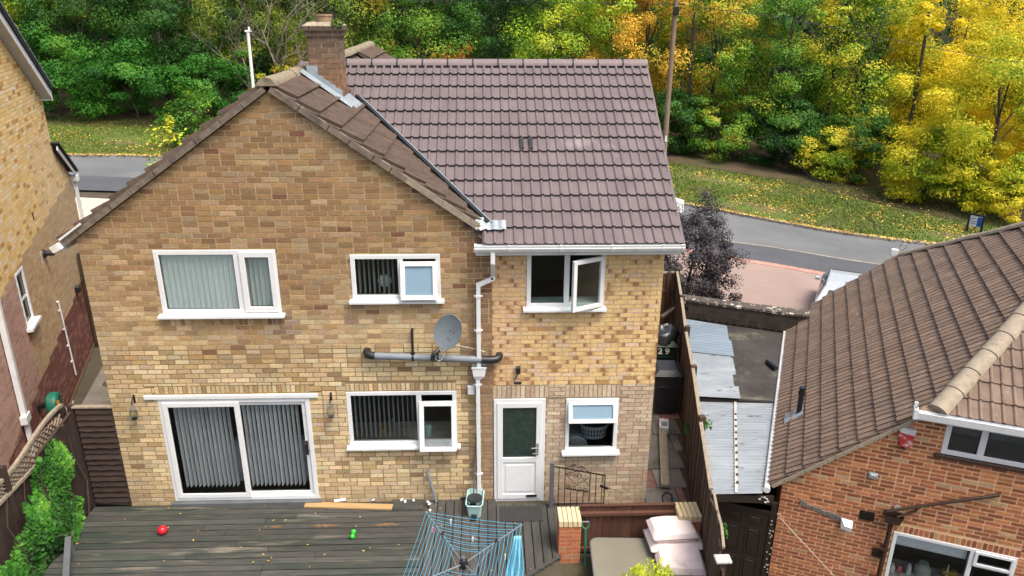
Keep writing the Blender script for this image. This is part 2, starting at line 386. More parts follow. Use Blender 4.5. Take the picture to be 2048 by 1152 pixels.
M('slab_red', (.26, .13, .10), (.18, .10, .085), rough=.9, sc=3, bump=.3, rnd=.25, dirt=((.05, .048, .042), 2.2, .5, .68, .8))
M('slab_grey', (.22, .20, .18), (.14, .135, .125), rough=.9, sc=3, bump=.3, rnd=.25, dirt=((.05, .05, .03), 2.2, .52, .7, .8))
M('deck_wood', (.074, .073, .066), (.040, .042, .039), rough=.85, sc=5, stretch=(.5, 4, 4), bump=.6, bsc=26, rnd=.22, dirt=((.028, .042, .032), .8, .47, .62, .8), dirt2=((.27, .24, .18), 1.7, .57, .72, .62))
M('deck_wood_y', (.086, .082, .076), (.050, .050, .047), rough=.85, sc=5, stretch=(4, .5, 4), bump=.6, bsc=26, rnd=.22, dirt=((.04, .045, .038), .9, .5, .68, .6), dirt2=((.22, .19, .15), 2.6, .62, .76, .4))
M('rotten_wood', (.26, .15, .07), (.12, .07, .04), rough=1, sc=14, stretch=(.5, 4, 4), bump=.8)
M('new_wood', (.42, .29, .14), (.34, .22, .10), rough=.8, sc=5, stretch=(.6, 5, 5), bump=.3, dirt=((.12, .08, .04), 9, .68, .76, .7))
M('dark_wood', (.052, .033, .027), (.033, .023, .020), rough=.85, sc=4, stretch=(1, 1, 1), bump=.6, bsc=30, rnd=.22, dirt=((.15, .13, .10), 12, .68, .8, .5))
M('fence_wood', (.085, .052, .036), (.048, .032, .025), rough=.9, sc=6, stretch=(3, 3, .5), bump=.5, bsc=30, rnd=.25, dirt=((.035, .04, .02), 1.2, .55, .7, .6))
M('fence_red', (.115, .048, .030), (.070, .033, .023), rough=.85, sc=6, stretch=(3, 3, .5), bump=.4, bsc=30, rnd=.18)
M('panel_wood', (.16, .095, .05), (.10, .06, .035), rough=.85, sc=6, stretch=(3, 3, .5), bump=.4, rnd=.2)
M('weathered_wood', (.33, .28, .21), (.20, .17, .13), rough=.95, sc=9, stretch=(2, 2, 1), bump=.6, bsc=40)
M('grey_paint', (.115, .125, .135), (.08, .088, .095), rough=.6, sc=5)
M('door_brown', (.028, .019, .016), (.021, .015, .013), rough=.45, sc=4, spec=.45)
M('chip_white', (.55, .53, .48), rough=.9, sc=12)
M('iron', (.016, .014, .013), rough=.6, var=.3)
M('steel', (.42, .43, .44), rough=.35, metal=.8, var=.1)
M('arm_grey', (.20, .22, .235), rough=.45, metal=.4, var=.15)
M('line_blue', (.06, .36, .56), rough=.5, var=.1, rnd=.1)
M('towel', (.16, .52, .68), (.32, .62, .74), rough=.95, sc=14, var=.3)
M('peg_pink', (.75, .25, .35), rough=.5); M('peg_white', (.8, .8, .8), rough=.5)
M('bucket', (.40, .60, .58), (.34, .54, .52), rough=.45, sc=5)
M('bucket_dark', (.035, .04, .045), rough=.5)
M('mat_rubber', (.045, .045, .045), (.03, .03, .03), rough=.95, sc=30, bump=.6, bsc=90)
M('ball_red', (.55, .012, .03), rough=.35, var=.1, spec=.5); M('toy_green', (.03, .42, .03), rough=.35, var=.1, spec=.5)
M('bin_black', (.016, .018, .02), (.024, .026, .028), rough=.5, sc=6, spec=.45); M('bin_green', (.016, .040, .022), rough=.5, spec=.45)
M('bag_black', (.020, .022, .026), rough=.32, spec=.6, var=.2); M('number_white', (.62, .62, .6), rough=.7)
M('table_top', (.205, .195, .150), (.175, .165, .128), rough=.32, sc=1.2, spec=.5, dirt=((.30, .29, .25), 2.2, .62, .7, .35))
M('cushion', (.80, .69, .66), (.73, .62, .60), rough=.95, sc=2.5, bump=.2, bsc=18, dirt=((.33, .27, .26), 2.5, .6, .76, .5))
M('cushion_pipe', (.26, .21, .20), rough=.95)
M('spade_green', (.012, .20, .10), rough=.45, spec=.5)
M('hose_green', (.012, .19, .125), rough=.45, spec=.5); M('orange', (.60, .20, .02), rough=.5); M('hose_tan', (.32, .20, .10), rough=.6)
M('alarm_red', (.52, .035, .035), (.38, .05, .05), rough=.6, sc=12, dirt=((.65, .5, .48), 9, .55, .66, .8)); M('alarm_white', (.78, .76, .74), rough=.5)
M('brown_pvc', (.060, .034, .025), (.045, .028, .021), rough=.5, sc=6)
M('corr_sheet', (.33, .37, .40), (.19, .22, .25), rough=.3, sc=1.1, spec=.55, dirt=((.055, .06, .065), 5, .60, .66, .85), stretch=(.55, 2.6, 1), dirt2=((.44, .47, .49), 1.1, .55, .7, .6))
M('corr_clear', (.20, .25, .30), (.15, .19, .23), rough=.22, sc=1.2, spec=.6, dirt=((.16, .16, .16), 4, .70, .74, .7), stretch=(.4, 1.6, 1))
M('felt', (.060, .055, .05), (.032, .030, .029), rough=.95, sc=1.6, bump=.4, dirt=((.17, .165, .11), 1.1, .50, .66, .8), dirt2=((.25, .23, .19), 13, .72, .78, .6))
M('hung_tile', (.062, .047, .040), (.042, .034, .030), rough=.9, sc=5, rnd=.2, bump=.3)
M('coping', (.10, .085, .07), (.06, .05, .045), rough=.95, sc=6, bump=.6, dirt=((.60, .56, .48), 8, .57, .62, .9))
M('car_silver', (.52, .56, .60), rough=.28, metal=.35, var=.04, spec=.6); M('car_glass', (.03, .034, .036), rough=.08, spec=.8, var=.1); M('tyre', (.015, .015, .015), rough=.85)
M('lamp_red', (.45, .02, .02), rough=.25)
M('pole_wood', (.26, .185, .13), (.17, .125, .09), rough=.95, sc=5, stretch=(3, 3, .4), bump=.5)
M('pole_white', (.78, .78, .76), rough=.4, var=.06)
M('sign_dark', (.02, .025, .035), rough=.5); M('sign_white', (.7, .74, .78), rough=.5); M('sign_blue', (.02, .10, .42), rough=.5)
M('bark', (.085, .070, .052), (.05, .042, .034), rough=1, sc=5, stretch=(3, 3, .6), bump=.6, bsc=14)
M('bark_pale', (.27, .235, .18), (.17, .15, .12), rough=1, sc=4)
M('plant_pot', (.08, .045, .03), rough=.8)
M('terracotta', (.33, .225, .15), (.23, .16, .11), rough=.9, sc=9, bump=.3)
M('washer_white', (.6, .62, .62), rough=.4); M('basket_grey', (.26, .30, .33), rough=.55, var=.1); M('cloth_dark', (.03, .03, .035), rough=.95)
M('gold', (.42, .27, .05), rough=.5); M('worktop', (.5, .48, .43), rough=.4); M('sofa', (.34, .33, .34), rough=.95, sc=3)
leafmat('leaf_dark', [hex3(h) for h in ('16280e', '24481a', '2f5a1c', '41701f', '6a8427')])
leafmat('leaf_laurel', [hex3(h) for h in ('173c12', '255616', '326c1d', '458226', '6f9030')])
leafmat('leaf_olive', [hex3(h) for h in ('2c4410', '4a661c', '66802a', '93982f', 'b89a30')])
leafmat('leaf_mid', [hex3(h) for h in ('24420f', '3d6a1a', '568423', '7f9c2c', 'b3a636')])
leafmat('leaf_lime', [hex3(h) for h in ('3a6414', '6c961f', '93b42b', 'b9c735', 'dcd23c')])
leafmat('leaf_orange', [hex3(h) for h in ('5f7020', 'a2942a', 'd6ac38', 'e6ba46', 'd8a23a')])
leafmat('leaf_mix', [hex3(h) for h in ('35601a', '5c8a22', '93a82c', 'd6b036', 'cf9a30')])
leafmat('leaf_yolive', [hex3(h) for h in ('3f6414', '6f9420', 'a6b02a', 'd6c838', 'ecd84a')])
leafmat('leaf_ybright', [hex3(h) for h in ('4c7416', '86a41e', 'c4be2a', 'e6d434', 'f2e048')], tr=.35)
leafmat('leaf_yellow', [hex3(h) for h in ('8f9a1c', 'c8be24', 'ecd430', 'f8e23c', 'fbe956')], tr=.45)
leafmat('leaf_purple', [hex3(h) for h in ('1e1b1c', '2f2a2d', '433e43', '5b575d', '817d84')], tr=.12)
leafmat('leaf_ivy', [hex3(h) for h in ('12290f', '204614', '30641c', '467f27', '74a238')], csc=1.6)
leafmat('leaf_conifer', [hex3(h) for h in ('7a9420', 'a4b62c', 'c6d23a', 'dce04e')], csc=3)
leafmat('leaf_fallen', [hex3(h) for h in ('7a5a26', 'a88034', 'c8a446', 'dcc462', '966c34')], tr=0, csc=2)
leafmat('leaf_rust', [hex3(h) for h in ('6a3a16', '8a4a1a', 'a8641f', 'b88a2a')])

# ---------------------------------------------------------------- the setting
def fx(y): return 3.56+.185*y                      # line of the right-hand boundary fence
gm = MB()
gm.add([(-120, 9, gz(-120)), (150, 9, gz(150)), (150, 420, gz(150)), (-120, 420, gz(-120))], [(0, 1, 2, 3)])
gm.add([(-120, -60, -.14), (fx(-60), -60, -.14), (fx(9), 9, -.14), (-120, 9, -.14)], [(0, 1, 2, 3)])
gm.add([(fx(-60), -60, -2.05), (150, -60, -2.05), (150, 9, -2.05), (fx(9), 9, -2.05)], [(0, 1, 2, 3)])
gm.add([(fx(-60), -60, -2.05), (fx(9), 9, -2.05), (fx(9), 9, -.14), (fx(-60), -60, -.14)], [(0, 1, 2, 3)])
gm.add([(-120, 9, -.14), (fx(9), 9, -.14), (fx(9), 9, -3.5), (-120, 9, -3.5)], [(0, 1, 2, 3)])
gm.add([(fx(9), 9, -2.05), (150, 9, -2.05), (150, 9, gz(150)), (fx(9), 9, gz(fx(9)))], [(0, 1, 2, 3)])
tag(gm.build('ground', 'soil'), kind='structure')
def dense(pts, k=8):
    """smooth polyline through pts"""
    out = []
    for i in range(len(pts)-1):
        p0, p1, p2, p3 = (pts[max(i-1, 0)], pts[i], pts[i+1], pts[min(i+2, len(pts)-1)])
        for j in range(k):
            t = j/k
            out.append(tuple(.5*((2*p1[a])+(-p0[a]+p2[a])*t+(2*p0[a]-5*p1[a]+4*p2[a]-p3[a])*t*t+(-p0[a]+3*p1[a]-3*p2[a]+p3[a])*t**3) for a in (0, 1)))
    return out+[pts[-1]]
FAR = dense([(-70, 26), (-40, 29.5), (-23.4, 30.8), (-18.8, 31.7), (-8, 32.1), (1, 31.2), (7.5, 29), (11.6, 26.75), (14.15, 25.07), (17.4, 23.25), (21, 22.2), (28, 20.4), (60, 13)])
GUL = dense([(-70, 20.6), (-40, 24.2), (-22, 26), (-18, 26.5), (-8, 26.9), (1, 25.6), (7, 22.7), (10.8, 20.77), (12.44, 20.3), (15.4, 18.95), (20, 17.4), (28, 15.4), (60, 8)])
NEA = dense([(-70, 17.5), (-40, 21.3), (-22, 23), (-18, 23.7), (-8, 24.2), (1, 23), (7, 20.1), (10.1, 18.55), (11.6, 17.98), (14.7, 16.6), (20, 15), (28, 13), (60, 5.5)])
def ribbon(name, A, B, mat, dz, kind='structure'):
    mb = MB(); n = len(A)
    mb.add([(x, y, gz(x)+dz) for x, y in A]+[(x, y, gz(x)+dz) for x, y in B], [(i, i+1, n+i+1, n+i) for i in range(n-1)])
    return tag(mb.build(name, mat), kind=kind)
ribbon('road', GUL, FAR, 'asphalt', .012)
ribbon('pavement', NEA, GUL, 'footway', .10)
ribbon('grass_verge', FAR, [(x*1.25, y+60) for x, y in FAR], 'grass', .09)
sr = MB(); sp = [(27.2, 25.0), (27.6, 27), (28.4, 29.3), (31.5, 33.3), (35.7, 37.2), (42, 42), (52, 40), (50, 20), (30, 20.0)]
sr.add([(x, y, gz(x)+.10) for x, y in sp], [tuple(range(len(sp)))]); tag(sr.build('side_road', 'asphalt'), kind='structure')
def kerb(name, line, w, dz, h, x0, x1):
    k = tag(part(name, None), kind='structure'); L = [0]
    for a, b in zip(line, line[1:]): L.append(L[-1]+math.dist(a, b))
    def at(d):
        i = max(0, min(len(L)-2, next((j for j in range(len(L)-1) if L[j+1] >= d), len(L)-2))); t = (d-L[i])/(L[i+1]-L[i])
        return Vector((lerp(line[i][0], line[i+1][0], t), lerp(line[i][1], line[i+1][1], t), 0))
    d = 0
    while d+.92 < L[-1]:
        a, b = at(d), at(d+.9); d += .915
        if b.x < x0 or a.x > x1: continue
        a.z, b.z = gz(a.x)+dz, gz(b.x)+dz; MB().bar(a, b, w, h).build('kerb_stone', 'kerbstone', k)
kerb('kerb', FAR, .22, .06, .14, -27, -16); kerb('kerb_far_bend', FAR, .22, .06, .14, 9.5, 23); kerb('kerb_near', GUL, .14, .06, .12, 9.5, 18)
# gully grate and the tarmac seam beside it
gg = thing('gully_grate', 'dark iron gully grate at the road edge beyond the brick driveway', 'drain', (12.9, 20.33, gz(12.9)+.02), R(-28))
MB().box(-.26, .26, -.2, .2, 0, .012).build('grate_frame', 'iron', gg)
for i in range(6): MB().box(-.22+i*.08, -.18+i*.08, -.16, .16, .012, .03).build('grate_bar', 'iron', gg)
# driveway of the right-hand house: herringbone blocks too far off to pick apart, red edging blocks one by one
dm = bpy.data.materials.new('block_paving'); dm.use_nodes = True; MATS['block_paving'] = dm
N, L = dm.node_tree.nodes, dm.node_tree.links
ge = N.new('ShaderNodeNewGeometry'); mp = N.new('ShaderNodeMapping'); mp.inputs['Rotation'].default_value = (0, 0, R(28)); mp.inputs['Scale'].default_value = (1.6, 1.6, 1.6); L.new(ge.outputs['Position'], mp.inputs[0])
wv = N.new('ShaderNodeTexWave'); wv.wave_type = 'BANDS'; wv.bands_direction = 'Y'; wv.inputs['Scale'].default_value = .9; wv.inputs['Distortion'].default_value = 0
sx = N.new('ShaderNodeSeparateXYZ'); L.new(mp.outputs[0], sx.inputs[0])
pp = N.new('ShaderNodeMath'); pp.operation = 'PINGPONG'; pp.inputs[1].default_value = .32; L.new(sx.outputs[0], pp.inputs[0])
ad = N.new('ShaderNodeMath'); ad.operation = 'ADD'; L.new(pp.outputs[0], ad.inputs[0]); L.new(sx.outputs[1], ad.inputs[1])
cx = N.new('ShaderNodeCombineXYZ'); L.new(sx.outputs[0], cx.inputs[0]); L.new(ad.outputs[0], cx.inputs[1]); L.new(cx.outputs[0], wv.inputs['Vector'])
nz = N.new('ShaderNodeTexNoise'); nz.inputs['Scale'].default_value = .8; nz.inputs['Detail'].default_value = 6; L.new(ge.outputs['Position'], nz.inputs['Vector'])
m1 = N.new('ShaderNodeMix'); m1.data_type = 'RGBA'; m1.inputs[6].default_value = (.37, .275, .235, 1); m1.inputs[7].default_value = (.28, .205, .175, 1); L.new(wv.outputs[1], m1.inputs[0])
m2 = N.new('ShaderNodeMix'); m2.data_type = 'RGBA'; m2.blend_type = 'MULTIPLY'; m2.inputs[0].default_value = .35; L.new(m1.outputs[2], m2.inputs[6]); L.new(nz.outputs[0], m2.inputs[7])
L.new(m2.outputs[2], N['Principled BSDF'].inputs['Base Color']); N['Principled BSDF'].inputs['Roughness'].default_value = .9
edge = [p for p in NEA if 7.2 < p[0] < 20]
dp = [(x, y-.02) for x, y in edge]+[(20, 9.05), (6.4, 9.05)]
db = MB(); db.add([(x, y, gz(x)+.11) for x, y in dp], [tuple(range(len(dp)))])
drive = tag(db.build('driveway', 'block_paving'), kind='structure')
for row in (0, 1):
    for a, b in zip(edge, edge[1:]):
        n = max(1, int(math.dist(a, b)/.21))
        for i in range(n):
            p, q = [(lerp(a[0], b[0], t), lerp(a[1], b[1], t)-.13-.22*row) for t in (i/n+.03/n, (i+1)/n-.03/n)]
            if a[0] < 15.5: MB().bar((*p, gz(p[0])+.10), (*q, gz(q[0])+.10), .2, .06).build('edging_block', 'block_red', drive)
# cream slabs before the left-hand house
cp = tag(MB().add([(x, y, gz(x)+.03) for x, y in ((-26, 9.1), (-9.5, 9.1), (-9.5, 22.9), (-26, 22.4))], [(0, 1, 2, 3)]).build('forecourt', 'concrete'), kind='structure')
for i in range(18):
    for j in range(16):
        x, y = -22+i*.62, 13.2+j*.62
        if y+.6 < 22.6 and x < -11.5: MB().box(0, .6, 0, .6, -.02, .0, m=TR((x, y, gz(x)+.07), 0, R(3.43))).build('paving_slab', 'cream_paving', cp)

# ---------------------------------------------------------------- the brick house with its extension
house = thing('brick_house', 'tan brick two-storey house with gable end and purple-tiled extension on its right', 'house')
AX, AZ_, SL = -3.05, 7.05, .70                    # main ridge x, ridge height, slope of the main roof
W = dict(bed=(-5.03, -3.20, 3.56, 4.60), bath=(-2.09, -.72, 3.78, 4.51), patio=(-5.36, -2.92, .10, 2.07), kitchen=(-2.32, -.52, 1.15, 2.16))
X = dict(back_door=(.09, .95, -.02, 1.99), utility=(1.29, 2.17, .98, 1.98), box=(.61, 1.83, 3.62, 4.58))
mh = list(W.values()); eh = list(X.values())
ztop = lambda x: AZ_-.12-SL*abs(x-AX)
plate('lower_wall', 'mortar_low', house, -6.11, .07, -.1, 3.0, [W['patio'], W['kitchen']], 0.004)
wall = plate('gable_wall', 'mortar_old', house, -6.11, .07, 3.0, 4.72, [W['bed'], W['bath']], 0.004, top=[(-6.11, 4.72), (.07, 4.72), (.07, ztop(.07)), (AX, ztop(AX)), (-6.11, ztop(-6.11))])
def main_col(x, z, r):
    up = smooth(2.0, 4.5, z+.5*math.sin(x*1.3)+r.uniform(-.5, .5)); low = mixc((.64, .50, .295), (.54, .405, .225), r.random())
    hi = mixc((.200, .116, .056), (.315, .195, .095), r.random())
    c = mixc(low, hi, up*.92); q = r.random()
    if x > -3.35 and x < -2.95 and 3.2 < z < 3.6 or abs(x+2.1) < .12 and 3.4 < z < 3.75 or abs(x+.5) < .12 and .9 < z < 1.2: c = mixc(c, (.20, .14, .12), .6)
    if q < .08: c = mixc(c, (.62, .53, .34), .6*(1-up*.6))
    elif q < .17: c = mixc(c, (.34, .205, .065), .6*(1-up*.5))
    elif q < .25: c = mixc(c, (.24, .155, .08), .65)
    elif q < .25+.022*(.2+up): c = mixc((.15, .065, .042), c, .25)
    elif q < .40: c = mixc(c, (.40, .34, .25), .5*(1-up*.5))
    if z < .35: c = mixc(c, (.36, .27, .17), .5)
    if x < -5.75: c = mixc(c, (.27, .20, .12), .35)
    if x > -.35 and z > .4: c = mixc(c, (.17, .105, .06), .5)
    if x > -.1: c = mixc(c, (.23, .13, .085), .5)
    return jit(c, .15, r)
cuts = [(SL, 1, AZ_-.12+SL*AX), (-SL, 1, AZ_-.12-SL*AX)]
sold = [(W['patio'][0]-.02, W['patio'][1]+.02, 2.16, 2.30, .075), (W['kitchen'][0], W['kitchen'][1], 2.17, 2.31, .075), (W['bed'][0]+.02, W['bed'][1]-.02, 3.36, 3.49, .075)]
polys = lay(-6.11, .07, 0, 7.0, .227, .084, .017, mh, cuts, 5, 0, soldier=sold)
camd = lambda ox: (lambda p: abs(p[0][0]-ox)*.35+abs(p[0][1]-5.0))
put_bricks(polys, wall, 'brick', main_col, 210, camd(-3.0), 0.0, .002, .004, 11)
plate('extension_lower_wall', 'mortar_pale', house, .07, 2.74, -.15, 2.235, [X['back_door'], X['utility']], .016)
ewall = plate('extension_wall', 'mortar_ext', house, .07, 2.74, 2.235, 4.62, [X['box']], .016)
def ext_up(x, z, r):
    y = jit((.66, .465, .215), .06, r); q = r.random(); d = mixc((.30, .125, .04), (.20, .08, .03), r.random()); p = jit((.62, .45, .28), .06, r)
    if x < .55: y = mixc(y, (.60, .38, .23), .45)
    if z > 3.3: q = q*1.5
    if q < .25: return (d, mixc(y, d, .25), y, y)
    if q < .50: return (y, y, mixc(y, d, .3), d)
    if q < .55: return (mixc(y, d, .6),)*4
    if q < .75: return (p,)*4
    return (y,)*4
def ext_low(x, z, r):
    q = r.random(); c = (.46, .355, .25)
    if q < .3: c = (.50, .40, .275)
    elif q < .5: c = (.42, .30, .215)
    elif q < .58: c = (.56, .47, .34)
    return jit(c, .09, r)
pu = lay(.075, 2.74, 2.24, 4.62, .225, .0745, .014, [X['box'], (2.0, 2.1, 9, 9)], (), 6)
put_bricks(pu, ewall, 'brick', ext_up, 60, camd(1.6), .012, .003, .002, 12)
sl_ = [(.07, 1.0, 2.0, 2.23, .075), (1.27, 2.19, 2.0, 2.23, .075)]
pl = lay(.075, 2.74, -.12, 2.23, .225, .0745, .014, [X['back_door'], X['utility'], (.07, 1.0, 1.9, 2.0), (1.27, 2.19, 1.9, 2.0)], (), 7, soldier=sl_)
put_bricks(pl, ewall, 'brick', ext_low, 30, camd(1.6), .012, .003, .002, 13)
# plain side and front walls (out of view, they carry the roof)
sw = MB(); sw.box(-6.10, -5.98, .13, 10, -.1, 4.7); sw.box(2.60, 2.735, .14, 6.6, -2.3, 4.7); sw.box(-6.1, .05, 9.9, 10.05, -2, 4.75)
sw.prism([(-6.1, 4.75), (.05, 4.75), (AX, 6.88)], 9.9, 10.05); sw.box(.1, 2.74, 6.45, 6.6, -2.3, 4.7)
sw.prism([(0, 4.7), (6.55, 4.7), (3.35, 6.95)], 2.6, 2.735, 'x'); sw.build('side_wall', 'mortar_ext', house)

# ---- windows and doors
def frame_bars(mb, x0, x1, z0, z1, w, y0, y1, mull=(), trans=()):
    mb.cbox(x0, x0+w, y0, y1, z0, z1, .006); mb.cbox(x1-w, x1, y0, y1, z0, z1, .006)
    mb.cbox(x0+w-.004, x1-w+.004, y0+.001, y1, z0, z0+w, .006); mb.cbox(x0+w-.004, x1-w+.004, y0+.001, y1, z1-w, z1, .006)
    for m_ in mull: mb.cbox(m_-w*.6, m_+w*.6, y0+.002, y1, z0+w-.004, z1-w+.004, .006)
    for (a, b, z) in trans: mb.cbox(a, b, y0+.003, y1, z-w*.5, z+w*.5, .006)
def pane(par, x0, x1, z0, z1, y, mat='glass', gasket=True):
    if gasket:
        g = MB(); k = .012
        for a in ((x0, x0+k, z0, z1), (x1-k, x1, z0, z1), (x0+k, x1-k, z0, z0+k), (x0+k, x1-k, z1-k, z1)): g.box(a[0], a[1], y-.006, y+.004, a[2], a[3])
        g.build('gasket', 'gasket', par)
    return MB().add([(x0, y, z0), (x1, y, z0), (x1, y, z1), (x0, y, z1)], [(0, 1, 2, 3)]).build('pane', mat, par)
def sash_obj(par, w, h, fw_, loc, rot, mat='glass', gas=True):
    """opening casement built about its hinge corner, then swung"""
    mb = MB(); frame_bars(mb, 0, w, 0, h, fw_, -.03, .03)
    s = mb.build('sash', 'upvc', par, loc=loc, rot=rot)
    g = MB().add([(fw_-.01, .0, fw_-.01), (w-fw_+.01, 0, fw_-.01), (w-fw_+.01, 0, h-fw_+.01), (fw_-.01, 0, h-fw_+.01)], [(0, 1, 2, 3)]).build('sash_pane', mat, par, loc=loc, rot=rot)
    return s
def sill(par, x0, x1, z, d=.10, t=.045, mat='upvc'):
    MB().prism([(-d, z-t), (.03, z-t), (.03, z+.012), (-d+.01, z-.004), (-d, z-.012)], x0, x1, 'x').build('sill', mat, par)
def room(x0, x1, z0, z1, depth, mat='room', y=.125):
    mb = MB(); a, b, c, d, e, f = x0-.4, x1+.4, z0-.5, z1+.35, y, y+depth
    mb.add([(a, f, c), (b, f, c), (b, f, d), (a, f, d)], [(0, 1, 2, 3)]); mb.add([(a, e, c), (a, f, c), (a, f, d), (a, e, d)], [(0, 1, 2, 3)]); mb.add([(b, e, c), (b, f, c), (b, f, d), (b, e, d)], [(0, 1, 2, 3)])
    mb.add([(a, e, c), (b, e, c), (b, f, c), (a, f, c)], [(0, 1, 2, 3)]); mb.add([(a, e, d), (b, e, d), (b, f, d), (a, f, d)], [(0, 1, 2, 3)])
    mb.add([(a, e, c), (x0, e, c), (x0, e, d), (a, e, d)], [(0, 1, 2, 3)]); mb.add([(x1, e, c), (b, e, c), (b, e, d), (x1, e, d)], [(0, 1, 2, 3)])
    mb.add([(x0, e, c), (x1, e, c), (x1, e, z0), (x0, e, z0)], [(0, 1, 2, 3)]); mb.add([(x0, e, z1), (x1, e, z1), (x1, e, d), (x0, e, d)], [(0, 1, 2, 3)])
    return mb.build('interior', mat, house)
def win(key, d=W, mull=(), w=.07, trans=(), y0=-.012, y1=.06, name='window', label=None):
    x0, x1, z0, z1 = d[key]; mb = MB(); frame_bars(mb, x0, x1, z0, z1, w, y0, y1, mull, trans)
    o = mb.build(name, 'upvc', house)
    if label: o['label'] = label
    return o
def blind(label, x0, x1, z0, z1, y, n, ang, mat, skip=(), weights=True, lab='vertical blind'):
    t = thing('vertical_blind', label, 'blind', (0, 0, 0))
    MB().box(x0, x1, y-.025, y+.025, z1, z1+.03).build('headrail', 'upvc', t)
    sp = (x1-x0)/n; sw_ = .089
    me = MB().box(-sw_/2, sw_/2, -.0008, .0008, 0, z1-z0).mesh('slat'); me.materials.append(MATS[mat])
    r = random.Random(int(x0*100))
    for i in range(n):
        if i in skip: continue
        obj('slat', me, None, t, loc=(x0+sp*(i+.5), y, z0), rot=(0, 0, R(ang+r.uniform(-4, 4))))
    return t
w = win('bed', mull=(-3.80,), w=.075); a, b, c, d = W['bed']
pane(w, a+.07, -3.845, c+.07, d-.07, .02); mb = MB(); frame_bars(mb, -3.755, b-.03, c+.03, d-.03, .085, -.035, .03); mb.build('sash', 'upvc', w); pane(w, -3.68, b-.11, c+.11, d-.11, .01)
sill(w, a-.05, b+.05, c); room(a, b, c, d, 2.5, 'room_pale')
blind('pale mint blind drawn across the large upstairs window', a+.08, -3.86, c+.05, d-.06, .075, 13, 20, 'blind_mint')
blind('half-turned pale blind behind the narrow sash of the large upstairs window', -3.73, b-.08, c+.05, d-.06, .10, 6, 48, 'blind_mint')
w = win('bath', mull=(-1.33,)); a, b, c, d = W['bath']
pane(w, a+.06, -1.375, c+.06, d-.06, .02); sash_obj(w, .57, .60, .075, (-1.335, -.13, c+.03), (R(-13), 0, 0), 'glass_obscure_sky')
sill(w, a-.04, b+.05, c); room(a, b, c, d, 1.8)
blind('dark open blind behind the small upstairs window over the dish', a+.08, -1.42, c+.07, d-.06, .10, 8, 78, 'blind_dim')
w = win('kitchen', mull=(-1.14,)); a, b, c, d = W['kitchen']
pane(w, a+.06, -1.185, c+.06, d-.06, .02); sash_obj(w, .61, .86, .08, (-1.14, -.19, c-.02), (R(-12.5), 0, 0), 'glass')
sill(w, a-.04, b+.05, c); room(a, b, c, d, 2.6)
blind('dark open blind behind the wide kitchen window', a+.08, -1.22, c+.1, d-.06, .10, 13, 80, 'blind_dim')
p = win('patio', w=.075, name='patio_door'); a, b, c, d = W['patio']
mb = MB(); frame_bars(mb, a+.06, -4.06, c+.06, d-.06, .085, -.03, .02); mb.build('door_leaf', 'upvc', p)
mb = MB(); frame_bars(mb, -4.16, b-.06, c+.06, d-.06, .085, .022, .07); mb.build('door_leaf', 'upvc', p)
pane(p, a+.14, -4.14, c+.14, d-.14, .0); pane(p, -4.08, b-.14, c+.14, d-.14, .045)
mb = MB(); mb.box(b-.135, b-.10, .0, .02, .98, 1.24); mb.tube([(b-.118, .0, 1.02), (b-.118, -.05, 1.02), (b-.118, -.05, 1.2), (b-.118, .0, 1.2)], .011); mb.tube([(b-.118, -.05, 1.07), (b-.07, -.05, 1.08)], .01); mb.build('door_handle', 'iron', p)
MB().cbox(-5.56, -2.77, -.035, .003, 2.075, 2.145, .006).build('lintel_board', 'upvc', house)
MB().box(a-.03, b+.05, -.10, .02, .03, .098).build('door_step', 'grey_paint', house)
room(a, b, .1, d, 3.2)
blind('grey blind hanging inside the left patio door leaf', a+.16, -4.2, c+.2, d-.14, .13, 14, 75, 'blind_grey', skip=(13,))
blind('grey blind hanging inside the right patio door leaf', -4.08, b-.22, c+.2, d-.14, .13, 13, 72, 'blind_grey')
# back door
p = win('back_door', X, w=.07, name='back_door', y0=-.012); a, b, c, d = X['back_door']
mb = MB(); frame_bars(mb, a+.055, b-.055, c+.06, d-.06, .095, -.03, .03, trans=((a+.13, b-.13, .825),)); mb.box(a+.14, b-.14, -.012, .02, c+.14, .79); mb.build('door_leaf', 'upvc', p)
MB().cbox(a+.19, b-.19, -.022, .0, c+.2, .73, .008).build('door_panel', 'upvc', p)
pane(p, a+.14, b-.14, .87, d-.145, .005, 'glass_frost')
mb = MB(); mb.box(b-.135, b-.105, -.042, -.03, .93, 1.16); mb.tube([(b-.12, -.04, 1.09), (b-.12, -.08, 1.09), (b-.23, -.085, 1.09)], .011); mb.tube([(b-.12, -.04, .99), (b-.12, -.08, .99), (b-.21, -.085, .985)], .010); mb.build('door_handle', 'steel', p)
MB().box(b-.30, b-.12, -.05, -.03, .09, .125).build('letter_plate', 'iron', p)
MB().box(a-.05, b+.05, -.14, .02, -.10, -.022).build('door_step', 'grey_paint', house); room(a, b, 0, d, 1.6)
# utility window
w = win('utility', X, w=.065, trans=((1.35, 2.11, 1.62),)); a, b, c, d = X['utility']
pane(w, a+.055, b-.055, c+.055, 1.60, .02, 'glass'); sash_obj(w, b-a-.07, .37, .068, (a+.035, -.12, 1.585), (R(-20), 0, 0), 'glass_obscure_sky')
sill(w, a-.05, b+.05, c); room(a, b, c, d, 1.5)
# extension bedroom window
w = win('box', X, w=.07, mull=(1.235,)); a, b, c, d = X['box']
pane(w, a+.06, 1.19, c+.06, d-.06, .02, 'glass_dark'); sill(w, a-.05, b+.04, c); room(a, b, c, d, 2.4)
mb = MB(); mb.box(a+.05, b-.05, .08, .30, c+.02, c+.06); mb.build('window_board', 'upvc', w)
so_ = sash_obj(w, .565, .83, .065, (1.80, -.02, c+.025), (0, 0, R(180+27)), 'glass_dark')

